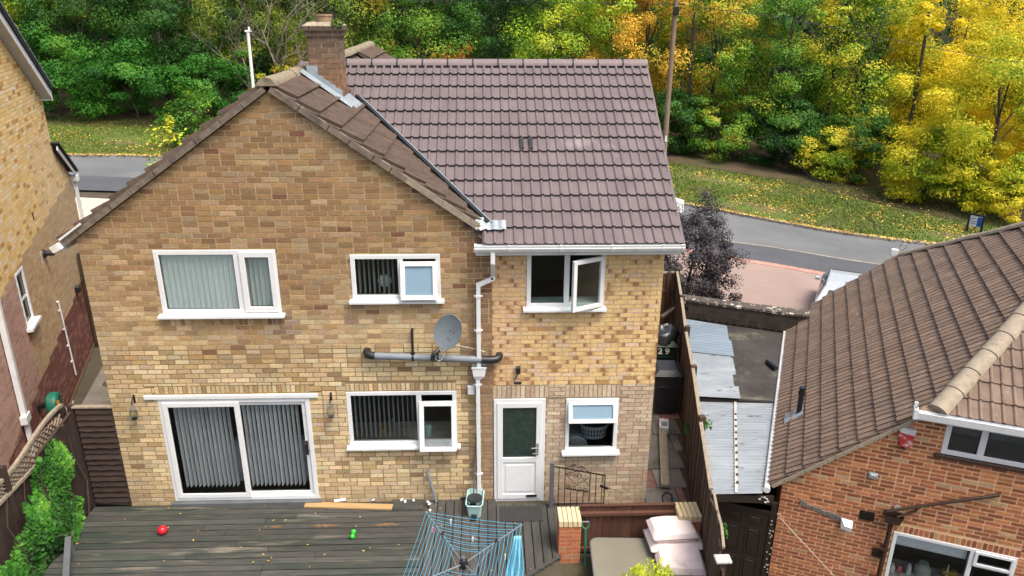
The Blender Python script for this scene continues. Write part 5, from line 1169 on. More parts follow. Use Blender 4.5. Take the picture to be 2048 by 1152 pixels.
# wheelie bins
def bin_(label, loc, rz, body, num=None):
    b = thing('wheelie_bin', label, 'bin', loc, rz, 'wheelie bins in the side passage')
    mb = MB(); mb.add([(x*w_, y_*d_+o, z) for z, w_, d_, o in ((.06, .235, .25, 0), (.95, .285, .33, 0)) for x, y_ in ((-1, -1), (1, -1), (1, 1), (-1, 1))], [(0, 1, 5, 4), (1, 2, 6, 5), (2, 3, 7, 6), (3, 0, 4, 7), (3, 2, 1, 0)]); mb.build('body', body, b, bevel=.02)
    mb = MB(); mb.cbox(-.30, .30, -.36, .34, .95, .99, .015); mb.add([(-.27, -.33, .99), (.27, -.33, .99), (.27, .30, .99), (-.27, .30, .99), (-.19, -.22, 1.055), (.19, -.22, 1.055), (.19, .24, 1.065), (-.19, .24, 1.065)], [(0, 1, 5, 4), (1, 2, 6, 5), (2, 3, 7, 6), (3, 0, 4, 7), (4, 5, 6, 7)]); mb.build('lid', body, b)
    mb = MB(); mb.tube([(-.22, .37, .97), (.22, .37, .97)], .016, 8); mb.bar((-.22, .33, .95), (-.22, .38, .97), .03); mb.bar((.22, .33, .95), (.22, .38, .97), .03); mb.build('handle', body, b)
    for x in (-.25, .25): MB().lathe([(.01, -.025), (.09, -.025), (.1, -.015), (.1, .015), (.09, .025), (.01, .025)], m=TR((x, .26, .1), 0, R(90)), n=16).build('wheel', 'tyre', b, True)
    mb = MB(); mb.box(-.2, .2, -.345, -.30, .70, .73); mb.build('rib', body, b)
    if num:
        for k, ch_ in enumerate(num):
            cu = bpy.data.curves.new('number', 'FONT'); cu.body = ch_; cu.size = .20; cu.align_x = 'CENTER'; cu.extrude = .002; cu.offset = .007
            to = bpy.data.objects.new('digit_source', cu); me = bpy.data.meshes.new_from_object(to); bpy.data.objects.remove(to)
            obj('digit', me, 'number_white', b, loc=(-.115+.155*k, -.346, .80), rot=(R(90-4.5), 0, 0))
    return b
bin_('black wheelie bin with closed lid, nearest in the side passage', (3.77, 3.20, -.10), R(-4), 'bin_black')
bin_('green wheelie bin numbered 29 under a black bag', (4.0, 4.5, -.04), R(-6), 'bin_green', '29')
bg = thing('black_sack', 'shiny black sack lying on the green numbered bin', 'sack', (3.97, 4.52, 1.02), R(10))
mb = MB(); r = random.Random(6); nu, nv = 22, 9
for j in range(nv):
    for i in range(nu):
        t = 2*math.pi*i/nu; ph = j/(nv-1); rad = math.sin(ph*math.pi*.52+.05)
        k = 1+.12*math.sin(t*3+1)+.09*math.sin(t*7+j)+.05*math.sin(t*11-j*2)
        mb.v.append((.36*rad*k*math.cos(t), .32*rad*k*math.sin(t), .01+.26*math.cos(ph*math.pi*.5)*(1+.18*math.sin(t*2+j))-(.07 if (j > 6 and math.sin(t) < -.5) else 0)))
for j in range(nv-1):
    for i in range(nu): mb.f.append((j*nu+i, (j+1)*nu+i, (j+1)*nu+(i+1) % nu, j*nu+(i+1) % nu))
mb.f.append(tuple(range(nu))); mb.build('sack_body', 'bag_black', bg, True)
# path clutter
pk = thing('path_plank', 'grey weathered plank lying along the side path', 'plank', (0, 0, 0)); MB().bar((3.52, 2.15, .0), (3.17, .35, -.02), .15, .06).build('plank', 'weathered_wood', pk)
bx_ = thing('small_carton', 'small white carton with red end at the far end of the path plank', 'box', (3.58, 2.32, -.06), R(-12)); MB().cbox(-.09, .09, -.18, .18, 0, .16, .006).build('carton', 'sign_white', bx_); MB().cbox(-.088, .088, .181, .20, .005, .155, .004).build('end_flap', 'alarm_red', bx_); MB().box(-.06, .06, -.13, .05, .161, .163).build('print', 'grey_pvc', bx_)
cb = thing('garden_cable', 'loop of black cable lying on the side path near the pier', 'cable', (3.05, -.05, -.085)); MB().tube([(0, 0, .01), (.03, .2, .012), (.12, .3, .012), (.2, .22, .012), (.17, .05, .012), (.1, -.12, .012)], .012, 6).build('cable', 'black_plastic', cb)
# piers and low fence
def pier(label, x0, y0, zt, cap):
    p = thing('brick_pier', label, 'pier', (x0, y0, -.42), 0); r = random.Random(int(x0*10)); w_ = .335; MB().box(.003, w_-.003, .003, w_-.003, 0, int((zt-.13)/.075)*.075+.09).build('core', 'mortar_ext', p)
    n = int((zt-.13)/.075)
    MB().box(-.03, w_+.03, -.03, w_+.03, -.02, .10).build('footing', 'concrete', p)
    for i in range(1, n):
        for f in range(4):
            cutp = w_*(1/3 if (i+f) % 2 else 2/3)
            for a, b in ((0, cutp), (cutp, w_)):
                c = jit((.43, .15, .065) if r.random() < .8 else (.33, .19, .10), .12, r); za, zb = i*.075+.007, (i+1)*.075-.007; mb = MB(); j = .006
                if f == 0: mb.box(a+j, b-j, -.002, .03, za, zb, c=c)
                elif f == 1: mb.box(w_-.03, w_+.004, a+j, b-j, za, zb, c=c)
                elif f == 2: mb.box(a+j, b-j, w_-.03, w_+.004, za, zb, c=c)
                else: mb.box(-.004, .03, a+j, b-j, za, zb, c=c)
                mb.build('brick', 'brick', p)
    for i in range(5):
        a = -.012+i*(w_+.024)/5; MB().cbox(a+.006, a+(w_+.024)/5-.006, -.015, w_+.015, n*.075+.004, n*.075+.115, .006).build('coping_brick', 'cap_brick', p)
M('cap_brick', (.62, .52, .31), (.54, .44, .26), rough=.9, sc=14, rnd=.1, bump=.3)
pier('orange brick pier with cream coping bricks beside the deck', 1.08, -1.45, 1.15, 1)
pier('brick pier with cream coping behind the pile of cushions', 2.93, -1.48, 1.22, 1)
lf = thing('low_board_fence', 'low red-brown board fence between the two brick piers', 'fence', (0, 0, 0))
for i in range(13): MB().cbox(1.43+i*.115, 1.54+i*.115, -1.20, -1.18, -.42, .74+r.uniform(-.006, .006), .004).build('board', 'fence_red', lf)
MB().cbox(1.42, 2.93, -1.27, -1.205, .60, .66, .006).build('rail', 'fence_red', lf); MB().cbox(1.42, 2.93, -1.22, -1.16, .745, .765, .004).build('capping', 'fence_red', lf); MB().cbox(1.42, 2.93, -1.25, -1.205, -.1, -.02, .006).build('rail', 'fence_red', lf)
# iron gate
ig = thing('wrought_iron_gate', 'black wrought iron scroll gate standing against the pale brick wall', 'gate', (1.06, -.27, 0))
MB().box(-.035, .035, -.035, .035, -.2, .93).build('post', 'grey_paint', ig)
gz_ = lambda x: .86-.20*x/.9
mb = MB(); mb.bar((.0, 0, gz_(0)), (.9, 0, gz_(.9)), .018, .018); mb.bar((.0, 0, .10), (.9, 0, .10), .018, .018); mb.bar((.9, 0, .05), (.9, 0, gz_(.9)), .016, .016); mb.bar((.225, 0, .42), (.63, 0, .34), .014, .014); mb.build('gate_frame', 'iron', ig)
for i in range(8):
    x = .12+i*.105; zt = gz_(x)
    if .24 < x < .62: zt = .42-.20*(x-.225)/.405*.4
    MB().tube([(x, 0, .03), (x, 0, zt)], .007, 5).build('bar', 'iron', ig)
def scroll(cx, cz, r_, s, a0, turns=1.6, n=22): return [(cx+s*r_*(1-.8*t/n)*math.cos(a0+turns*2*math.pi*t/n), 0, cz+r_*(1-.8*t/n)*math.sin(a0+turns*2*math.pi*t/n)) for t in range(n+1)]
for (x, dz_, s, a0) in ((.285, -.10, 1, 2.6), (.385, -.10, -1, 2.6), (.475, -.10, 1, 2.6), (.575, -.10, -1, 2.6), (.275, -.34, 1, -2.6), (.385, -.36, -1, -2.6), (.475, -.36, 1, -2.6), (.58, -.36, -1, -2.6), (.36, .06, 1, 0.2), (.50, .06, -1, 0.2)):
    MB().tube(scroll(x, gz_(x)+dz_, .05, s, a0), .005, 5).build('scroll', 'iron', ig)
for (a, b) in (((.225, .70), (.42, .48)), ((.42, .48), (.63, .62)), ((.225, .70), (.43, .76)), ((.43, .76), (.63, .45))): MB().tube([(a[0], 0, a[1]), (b[0], 0, b[1])], .005, 5).build('diagonal', 'iron', ig)
MB().tube([(.225, 0, gz_(.225)), (.30, 0, gz_(.3)+.06), (.40, 0, gz_(.4)+.10), (.43, 0, gz_(.43)+.04), (.47, 0, gz_(.47)+.10), (.56, 0, gz_(.56)+.06), (.63, 0, gz_(.63))], .006, 5).build('crest', 'iron', ig)
mb = MB(); mb.bar((.82, -.02, .47), (.95, -.02, .41), .03, .035); mb.tube([(.95, -.02, .41), (1.0, -.02, .41)], .007, 5); mb.build('latch', 'iron', ig)

# things on the deck
bl = thing('red_ball', 'red rubber ball lying on the dark deck', 'ball', (-5.27, -.80, .05)); MB().lathe([(.004, 0), (.035, .005), (.062, .025), (.077, .055), (.078, .08), (.066, .115), (.04, .138), (.022, .142), (.018, .134), (.004, .132)], n=20).build('ball_body', 'ball_red', bl, True); MB().lathe([(.008, 0), (.02, 0), (.02, .012), (.008, .012)], c=(.005, .0, .134), n=12).build('valve', 'ball_red', bl, True)
ty = thing('green_toy', 'green double-lobed dog toy lying on the deck', 'toy', (-2.19, -.95, .05)); mb = MB()
for c in (-.055, .055): mb.lathe([(.003, -.045), (.027, -.036), (.043, -.012), (.043, .012), (.027, .036), (.003, .045)], m=TR((0, c, .045), R(90)), n=14)
mb.tube([(0, -.05, .045), (0, .05, .045)], .022, 10); mb.build('toy_body', 'toy_green', ty, True)
pk = thing('loose_plank', 'pale new timber plank lying on the deck under the kitchen window', 'plank', (0, 0, .05)); MB().bar((-3.14, -.13, .018), (-1.64, -.24, .018), .135, .03).build('plank', 'new_wood', pk)
rl = thing('pale_roll', 'short pale roll lying by the wall left of the loose plank', 'roll', (0, 0, .05)); MB().tube([(-2.66, -.05, .025), (-2.47, -.02, .025)], .025, 12).build('roll_body', 'blind_mint', rl, True); MB().tube([(-2.475, -.021, .025), (-2.465, -.019, .025)], .012, 10).build('roll_core', 'rotten_wood', rl)
pb = thing('hatch_board', 'dark square board lying over the deck corner beside the waste pipe', 'board', (0, 0, .05)); MB().cbox(-1.66, -1.12, -.30, -.03, .0, .022, .004).build('board', 'deck_wood', pb)
for i, (x, y) in enumerate(((-1.50, -.05), (-1.44, -.10), (-1.30, -.08), (-1.02, -.16), (-1.0, -.33), (-1.05, -.10), (-2.0, -.02))):
    st = thing('white_pebble', 'small white pebble scattered on the deck near the waste pipe', 'pebble', (x, y, .05 if x < -1.66 or x > -1.12 else .072), r.random()*3, 'white pebbles on the deck'); MB().lathe([(.006, 0), (.03, .004), (.034, .015), (.02, .028), (.005, .031)], n=9, sx=1.5 if i < 2 else 1, sy=.7).build('stone', 'sign_white', st, True)
dmt = thing('door_mat', 'dark rubber mat before the white back door', 'mat', (.545, -.45, .045)); MB().cbox(-.36, .36, -.20, .20, 0, .015, .005).build('mat_body', 'mat_rubber', dmt)
mb = MB()
for i in range(12):
    for j in range(6): mb.cbox(-.33+i*.056, -.285+i*.056, -.17+j*.058, -.125+j*.058, .014, .021, .003)
mb.build('tread', 'mat_rubber', dmt)
mk = thing('mop_bucket', 'pale aqua mop bucket with dark wringer by the white downpipe', 'bucket', (-.235, -.33, .0), R(-4))
mb = MB(); mb.add([(x*w_, y_*d_+o, z) for z, w_, d_, o in ((0, .10, .16, -.02), (.30, .135, .235, 0)) for x, y_ in ((-1, -.8), (-.75, -1), (.75, -1), (1, -.8), (1, .8), (.75, 1), (-.75, 1), (-1, .8))], [(i, (i+1) % 8, (i+1) % 8+8, i+8) for i in range(8)]+[tuple(range(7, -1, -1))])
mb.tube([(x*.138, y_*.238, .30) for x, y_ in ((-1, -.8), (-.75, -1), (.75, -1), (1, -.8), (1, .8), (.75, 1), (-.75, 1), (-1, .8), (-1, -.8))], .012, 6); mb.build('pail', 'bucket', mk)
mb = MB(); mb.lathe([(.10, .02), (.125, .03), (.13, .0), (.105, -.01), (.085, -.02), (.06, -.06), (.02, -.07)], c=(0, -.04, .31), n=20, sy=.9); mb.build('wringer', 'bucket_dark', mk, True); MB().box(-.045, .045, -.24, -.20, .04, .12).build('foot_pedal', 'bucket_dark', mk)
mp_ = thing('mop', 'long thin dark mop handle standing in the aqua bucket against the wall', 'mop', (0, 0, 0)); MB().tube([(-.27, -.20, .08), (-.205, -.03, 1.32)], .012, 8).build('handle', 'arm_grey', mp_); MB().lathe([(.01, 0), (.06, 0), (.05, .06), (.02, .1)], c=(-.27, -.2, .03), n=10).build('mop_head', 'cloth_dark', mp_)
# spade, table, cushions, conifer
sd_ = thing('garden_spade', 'spade with green shaft and grey D-handle leaning at the brick pier', 'spade', (1.50, -1.46, -.42)); MB().tube([(.0, -.06, .28), (.0, .10, .86)], .017, 9).build('shaft', 'spade_green', sd_); MB().tube([(0, -.10, .14), (0, -.055, .30)], .014, 8).build('socket', 'iron', sd_)
mb = MB(); mb.tube([(0, .10, .85), (-.05, .115, .90), (-.052, .13, .97)], .013, 7); mb.tube([(0, .10, .85), (.05, .115, .90), (.052, .13, .97)], .013, 7); mb.build('yoke', 'spade_green', sd_); MB().tube([(-.055, .13, .97), (.055, .13, .97)], .014, 8).build('grip', 'dish_grey', sd_)
mb = MB(); mb.add([(-.085, -.115, .16), (.085, -.115, .16), (.08, -.16, .0), (0, -.165, -.0), (-.08, -.16, 0), (0, -.10, .16)], [(0, 5, 3, 4), (5, 1, 2, 3)]); mb.build('blade', 'iron', sd_)
def rrect(x0, x1, y0, y1, rad, n=6):
    o = []
    for cx_, cy_, a in ((x1-rad, y1-rad, 0), (x0+rad, y1-rad, 90), (x0+rad, y0+rad, 180), (x1-rad, y0+rad, 270)): o += [(cx_+rad*math.cos(R(a+90*k/n)), cy_+rad*math.sin(R(a+90*k/n))) for k in range(n+1)]
    return o
tb = thing('garden_table', 'olive-grey rounded rectangular garden table before the low fence', 'table', (2.10, -2.10, -.42), R(-3))
mb = MB(); mb.prism(rrect(-.56, .66, -.72, .68, .12), .69, .715, 'z'); mb.build('tabletop', 'table_top', tb)
rim = rrect(-.565, .665, -.725, .685, .125); MB().tube([(x, y, .702) for x, y in rim+rim[:1]], .016, 6).build('rim', 'arm_grey', tb, True)
for x in (-.42, .5):
    for y in (-.55, .5): MB().tube([(x, y, .69), (x*1.1, y*1.08, 0)], .02, 8).build('leg', 'arm_grey', tb)
MB().lathe([(.015, 0), (.035, 0), (.035, .006), (.015, .006)], c=(.38, -.35, .715), n=14).build('parasol_hole', 'steel', tb)
def pillow(label, loc, rz, sx_, sy_, h, tilt=0):
    c = thing('seat_cushion', label, 'cushion', loc, rz); mb = MB(); n = 14
    f = lambda u: (1-abs(u)**7)**.5
    for s in (1, -1):
        o = len(mb.v)
        for j in range(n+1):
            for i in range(n+1):
                u, v = 2*i/n-1, 2*j/n-1; hh = h/2*(f(u)*f(v))*(1+.06*math.sin(u*5+v*3)-.10*math.exp(-((u-.2)**2+(v+.1)**2)*6))
                mb.v.append((u*sx_/2*(1-.02*v*v), v*sy_/2*(1-.02*u*u), h/2+s*hh))
        for j in range(n):
            for i in range(n):
                a = o+j*(n+1)+i; mb.f.append((a, a+1, a+n+2, a+n+1) if s > 0 else (a+n+1, a+n+2, a+1, a))
    o_ = mb.build('cover', 'cushion', c, True)
    ed = rrect(-sx_/2, sx_/2, -sy_/2, sy_/2, .03); MB().tube([(x, y, h/2) for x, y in ed+ed[:1]], .007, 5).build('piping', 'cushion_pipe', c, True); c.rotation_euler[0] = tilt
    return c
pillow('dusty pink cushion lowest in the front pile beside the table', (2.82, -2.05, .10), R(-2), .86, .70, .19)
pillow('dusty pink square cushion on top of the front pile', (2.82, -2.05, .27), R(-4), .70, .60, .22)
pillow('dusty pink cushion lowest in the rear pile by the brick pier', (2.83, -1.62, .34), R(3), .84, .54, .17)
pillow('dusty pink square cushion on top of the rear pile', (2.80, -1.58, .49), R(3), .70, .50, .19)
chs = thing('cushion_chest', 'grey garden bench under the piles of pink cushions', 'bench', (2.80, -1.85, -.42)); MB().cbox(-.38, .38, -.50, .46, .42, .52, .02).build('seat', 'arm_grey', chs); MB().box(-.38, .38, .05, .46, .52, .76).build('back_box', 'arm_grey', chs)
for x in (-.33, .33):
    for y in (-.44, .40): MB().box(x-.025, x+.025, y-.025, y+.025, 0, .42).build('leg', 'arm_grey', chs)
cf = thing('golden_conifer', 'feathery yellow-green conifer tip at the bottom edge before the cushions', 'shrub', (2.25, -2.87, -.53)); rs_ = np.random.RandomState(3); Pn, Nl = [], []
for k in range(150):
    a = rs_.uniform(0, 6.28); rr0 = .42*rs_.rand()**.6; h0 = .95+.50*(1-rr0/.42)*rs_.uniform(.7, 1.1); d = np.array([math.cos(a)*.45, math.sin(a)*.45, 1.0]); b0 = np.array([rr0*math.cos(a), rr0*math.sin(a), h0-.15])
    for j in range(26):
        t = j/25; Pn.append(b0+d*t*.28+rs_.normal(0, .018*(1.2-t), 3)); Nl.append(rs_.normal(size=3))
    for j in range(8): Pn.append(np.array([rr0*math.cos(a)*.9, rr0*math.sin(a)*.9, h0*rs_.rand()])+rs_.normal(0, .05, 3)); Nl.append(rs_.normal(size=3))
Nl = np.array(Nl); Nl /= np.linalg.norm(Nl, axis=1)[:, None]; obj('foliage', leaf_mesh('sprays', np.array(Pn), Nl, .05, .35, 4), 'leaf_conifer', cf); MB().tube([(0, 0, 0), (0, 0, .7)], [.03, .01], 7).build('stem', 'bark', cf)
# rotary clothes line
HUB = Vector((-.32, -3.43, 1.62)); rt = thing('rotary_clothes_line', 'grey rotary clothes line strung with blue cords over the deck', 'clothes line', (HUB.x, HUB.y, .04))
MB().tube([(0, 0, -.02), (0, 0, 1.66)], .021, 10).build('pole', 'arm_grey', rt)
tips = [Vector((-.51, .62, 1.66)), Vector((.77, .33, 1.66)), Vector((.50, -.62, 1.66)), Vector((-.77, -.33, 1.66))]; hub = Vector((0, 0, 1.56))
tips[0] = Vector((-.84, -2.57, 1.68))-Vector((HUB.x, HUB.y, .0)); tips[1] = Vector((.42, -2.86, 1.68))-Vector((HUB.x, HUB.y, .0)); tips[2] = Vector((-tips[0].x, -tips[0].y, 1.68)); tips[3] = Vector((-tips[1].x, -tips[1].y, 1.68))
MB().lathe([(.022, -.05), (.05, -.05), (.055, 0), (.05, .05), (.022, .05)], c=hub, n=12).build('hub', 'black_plastic', rt, True); MB().lathe([(.022, -.03), (.045, -.03), (.045, .03), (.022, .03)], c=(0, 0, 1.25), n=12).build('slider', 'black_plastic', rt, True)
for t in tips:
    MB().tube([hub, t], .011, 7).build('arm', 'arm_grey', rt); mid = hub.lerp(t, .55); MB().tube([(0, 0, 1.25), mid], .009, 7).build('strut', 'arm_grey', rt); MB().lathe([(.01, -.02), (.022, -.02), (.022, .02), (.01, .02)], c=mid, n=8).build('joint', 'black_plastic', rt); MB().lathe([(.004, -.014), (.016, -.012), (.016, .012), (.004, .014)], c=t, n=8).build('tip_cap', 'dish_grey', rt, True)
for k in range(11):
    f = 1-.072*k; q_ = [hub.lerp(t, f)+Vector((0, 0, .012)) for t in tips]
    for a, b in zip(q_, q_[1:]+q_[:1]):
        sag = .02+.035*((k*7) % 5)/5; MB().tube([a.lerp(b, j/8)-Vector((0, 0, sag*4*(j/8)*(1-j/8))) for j in range(9)], .003, 4, False).build('cord', 'line_blue', rt)
tw = thing('blue_towel', 'light blue patterned towel hanging from the corner of the clothes line', 'towel', (0, 0, 0)); mb = MB(); nu, nv = 16, 14; t1 = tips[1]+Vector((HUB.x, HUB.y, .0))
for j in range(nv+1):
    for i in range(nu+1):
        u = i/nu-.5; v = j/nv; w_ = .08+.13*min(1, v*1.6); x = t1.x-.05+u*w_*1.1-.05*v; y = t1.y-.10-.04*v+.035*math.sin(u*19+v*2)*min(1, v*3); z = 1.63-.78*v*(1-.1*math.cos(u*3))
        mb.v.append((x, y, z))
for j in range(nv):
    for i in range(nu): a = j*(nu+1)+i; mb.f.append((a, a+1, a+nu+2, a+nu+1))
o = mb.build('cloth', 'towel', tw, True); so2 = o.modifiers.new('solid', 'SOLIDIFY'); so2.thickness = .006
def peg(label, mat, p, ang): 
    t = thing('clothes_peg', label, 'peg', p, ang); mb = MB(); mb.bar((0, 0, .03), (0, .0, -.05), .016, .012); mb.bar((.012, 0, .03), (.004, 0, -.05), .010, .012); mb.build('peg_body', mat, t); MB().tube([(-.01, 0, -.005), (.02, 0, -.005)], .006, 6).build('spring', 'steel', t)
h_ = Vector((HUB.x, HUB.y, 0)); q0 = [h_+hub.lerp(t, .93) for t in tips]
peg('pink peg on the left cords of the clothes line', 'peg_pink', h_+(hub.lerp(tips[0], .78).lerp(hub.lerp(tips[3], .78), .07)), .5)
peg('white peg near the back left corner of the clothes line', 'peg_white', q0[0].lerp(q0[1], .25), .2); peg('white peg on the middle back cords of the clothes line', 'peg_white', (h_+hub.lerp(tips[0], .6)).lerp(h_+hub.lerp(tips[1], .6), .55), .1)
peg('white peg on the right-hand cords of the clothes line', 'peg_white', (h_+hub.lerp(tips[1], .78)).lerp(h_+hub.lerp(tips[2], .78), .35), 1.2)

# fittings hung on the back wall
def lantern(label, x, kind):
    t = thing('hanging_lantern', label, 'lantern', (x, 0, 0), 0); MB().box(-.015, .015, -.02, .0, 2.02, 2.16).build('bracket_plate', 'iron', t); MB().tube([(0, -.01, 2.14), (0, -.06, 2.13), (0, -.105, 2.09), (0, -.12, 2.04)], .008, 6).build('bracket', 'iron', t)
    MB().tube([(.05*math.cos(a*.5236), -.12, 1.965+.075*math.sin(a*.5236)) for a in range(7)], .003, 5).build('bail', 'steel', t)
    if kind: MB().lathe([(.03, 0), (.055, .005), (.062, .03), (.062, .13), (.05, .165), (.046, .18)], c=(0, -.12, 1.78), n=18).build('jar', 'glass', t, True); MB().lathe([(.02, 0), (.05, 0), (.05, .02), (.046, .022), (.02, .012)], c=(0, -.12, 1.955), n=18).build('lid', 'steel', t, True); MB().lathe([(.02, 0), (.04, 0), (.04, .012), (.02, .012)], c=(0, -.12, 1.785), n=12).build('base_disc', 'iron', t)
    else:
        mb = MB()
        for k in range(14):
            for s in (1, -1): mb.tube([((.045+.022*math.sin(math.pi*j/6))*math.cos(k*.449+s*j*.2), -.12+(.045+.022*math.sin(math.pi*j/6))*math.sin(k*.449+s*j*.2), 1.78+.17*j/6) for j in range(7)], .003, 4, False)
        mb.build('mesh_shade', 'weathered_wood', t); MB().lathe([(.02, 0), (.047, 0), (.047, .02), (.02, .02)], c=(0, -.12, 1.95), n=16).build('cap', 'steel', t, True); MB().lathe([(.02, 0), (.046, 0), (.046, .012), (.02, .012)], c=(0, -.12, 1.77), n=16).build('base_disc', 'iron', t)
lantern('clear jar lantern hanging left of the patio doors', -5.72, 1); lantern('pale mesh lantern hanging between patio doors and kitchen window', -2.56, 0)
sd2 = thing('satellite_dish', 'grey oval satellite dish on the brick wall above the soil pipe', 'satellite dish', (-.60, -.36, 3.385)); Md = TR((0, 0, 0), R(78), 0, R(-14)) @ Matrix.Rotation(R(-18), 4, 'Z')
mb = MB(); pf_ = [(.004, .0), (.08, .004), (.16, .016), (.23, .034), (.25, .042), (.255, .036), (.23, .022), (.16, .004), (.004, -.012)]; mb.lathe(pf_, m=Md, n=32, sx=.86, sy=1.12); mb.build('reflector', 'dish_grey', sd2, True)
MB().tube([(.02, .08, -.02), (.06, .22, -.1), (.06, .36, -.14)], .02, 8).build('mount', 'dish_grey', sd2); MB().box(.0, .12, .335, .365, -.24, -.04).build('wall_plate', 'steel', sd2)
MB().tube([(.02, .02, -.24), (-.06, -.10, -.27), (-.16, -.20, -.25)], .014, 7).build('feed_arm', 'dish_grey', sd2); mb = MB(); mb.tube([(-.14, -.19, -.22), (-.20, -.24, -.25), (-.235, -.26, -.29)], [.03, .035, .03], 10); mb.tube([(-.22, -.25, -.26), (-.24, -.25, -.36)], [.035, .04], 10); mb.build('receiver', 'black_plastic', sd2, True)
for x, z in ((.03, .03), (.09, .02), (.03, -.10), (.07, -.12)): v = Md @ Vector((x, z, .012)); MB().lathe([(.002, 0), (.009, 0), (.007, .006), (.002, .007)], m=TR(v, R(78), 0, R(-14)), n=8).build('bolt', 'iron', sd2)
MB().tube([(-.20, -.2, -.36), (-.17, -.1, -.46), (-.12, .0, -.48), (-.05, .05, -.36), (.0, .08, -.26), (.06, .25, -.34), (.2, .30, -.40), (.45, .30, -.46), (.56, .30, -.50)], .006, 6).build('cable', 'cable', sd2, True)
fl_ = thing('wall_spotlight', 'small black security lamp on the yellow extension brickwork', 'light', (.49, 0, 0)); MB().cbox(-.035, .035, -.07, -.0, 2.48, 2.60, .008).build('sensor_box', 'black_plastic', fl_); MB().tube([(0, -.04, 2.50), (-.03, -.09, 2.46), (-.05, -.10, 2.40)], .008, 6).build('arm', 'black_plastic', fl_); MB().tube([(-.07, -.13, 2.43), (-.07, -.13, 2.34), (.05, -.13, 2.34), (.05, -.13, 2.43), (-.07, -.13, 2.43)], .006, 5).build('guard', 'black_plastic', fl_); MB().cbox(-.065, .045, -.15, -.10, 2.335, 2.365, .005).build('lamp_head', 'iron', fl_)

# ---------------------------------------------------------------- street side
# utility pole
px_, py_ = 9.25, 28.0
up_ = thing('utility_pole', 'brown wooden utility pole standing behind the purple-tiled roof', 'pole', (px_, py_, gz(px_)))
MB().tube([(0, 0, -.2), (.0, 0, 5), (.02, 0, 10.5)], [.15, .13, .115], 12).build('shaft', 'pole_wood', up_, True)
for i in range(7): MB().tube([(-.18*(1 if i % 2 else -1), -.02, 2.6+i*.62), (0, -.1, 2.6+i*.62)], .02, 6).build('step_bolt', 'iron', up_)
MB().cbox(-.12, .16, -.22, -.08, 9.35, 9.75, .02).build('terminal_box', 'black_plastic', up_); MB().tube([(-.4, -.05, 9.85), (.45, -.05, 9.85)], .03, 8).build('crossbar', 'iron', up_); MB().box(-.05, .05, -.16, -.12, 3.2, 3.5).build('warning_plate', 'sign_white', up_)
wr = thing('overhead_wire', 'thin dark overhead wire running right from the utility pole', 'wire', (0, 0, 0)); MB().tube([(px_, py_, gz(px_)+9.85), (14, 26, 7.4), (22, 22, 5.8), (34, 16, 5.6)], .012, 4).build('cable', 'black_trim', wr)
wr = thing('overhead_wire', 'thin dark overhead wire running left from the utility pole', 'wire', (0, 0, 0)); MB().tube([(px_, py_, gz(px_)+9.85), (0, 31, 8.05), (-14, 35, 8.2), (-30, 38, 8.6)], .012, 4).build('cable', 'black_trim', wr)
wr = thing('service_wire', 'thin service wire dropping to the ridge of the orange brick house', 'wire', (0, 0, 0)); MB().tube([(px_, py_, gz(px_)+9.7), (9.6, 20, 5.2), (9.9, 12, 3.2), (9.98, 6.9, 2.75)], .010, 4).build('cable', 'black_trim', wr)
jb = thing('ridge_bracket', 'small white bracket and ring at the far end of the brown ridge', 'bracket', (9.98, 6.30, 2.32), R(-23)); MB().cbox(-.09, .07, -.05, .05, 0, .17, .01).build('junction_box', 'upvc', jb); MB().tube([(.16+.07*math.cos(a*.55), 0, .26+.07*math.sin(a*.55)) for a in range(12)], .012, 6).build('ring', 'steel', jb); MB().tube([(.16, 0, .02), (.16, 0, .20)], .012, 6).build('stem', 'steel', jb)
wp = thing('white_pole', 'slim white lamp post rising behind the old gable roof', 'lamp post', (-10.3, 24.0, gz(-10.3))); MB().tube([(-.12, 0, 0), (.0, 0, 7.50)], [.075, .065], 10).build('shaft', 'pole_white', wp); MB().cbox(-.12, .08, -.08, .08, 7.47, 7.55, .02).build('cap', 'pole_white', wp); MB().lathe([(.02, 0), (.05, .02), (.04, .12), (.015, .16)], c=(.06, 0, 7.53), n=10).build('sensor', 'pole_white', wp, True); MB().tube([(.06, -.0, 7.52), (.16, 0, 7.50)], .02, 6).build('bracket', 'pole_white', wp)
sgn = thing('street_sign', 'small dark-framed blue and white sign on the grass verge by the junction', 'sign', (24.35, 24.6, gz(24.3)), R(-52))
for x in (-.32, .32): MB().box(x-.045, x+.045, -.04, .04, 0, 1.02).build('post', 'sign_dark', sgn)
MB().cbox(-.30, .30, -.03, .03, .42, .98, .01).build('panel', 'sign_white', sgn); MB().box(.06, .27, -.036, -.03, .46, .94).build('panel_print', 'sign_blue', sgn)
for i in range(3): MB().box(-.24, .0, -.036, -.03, .56+i*.12, .60+i*.12).build('print_line', 'grey_pvc', sgn)
MB().box(-.40, .40, -.045, .045, .98, 1.06).build('top_rail', 'sign_dark', sgn)
# silver hatchback nose-out on the driveway
cr_ = thing('parked_car', 'silver hatchback parked on the brick driveway behind the brown roof', 'car', (12.15, 12.6, gz(12.1)+.11), R(-28))
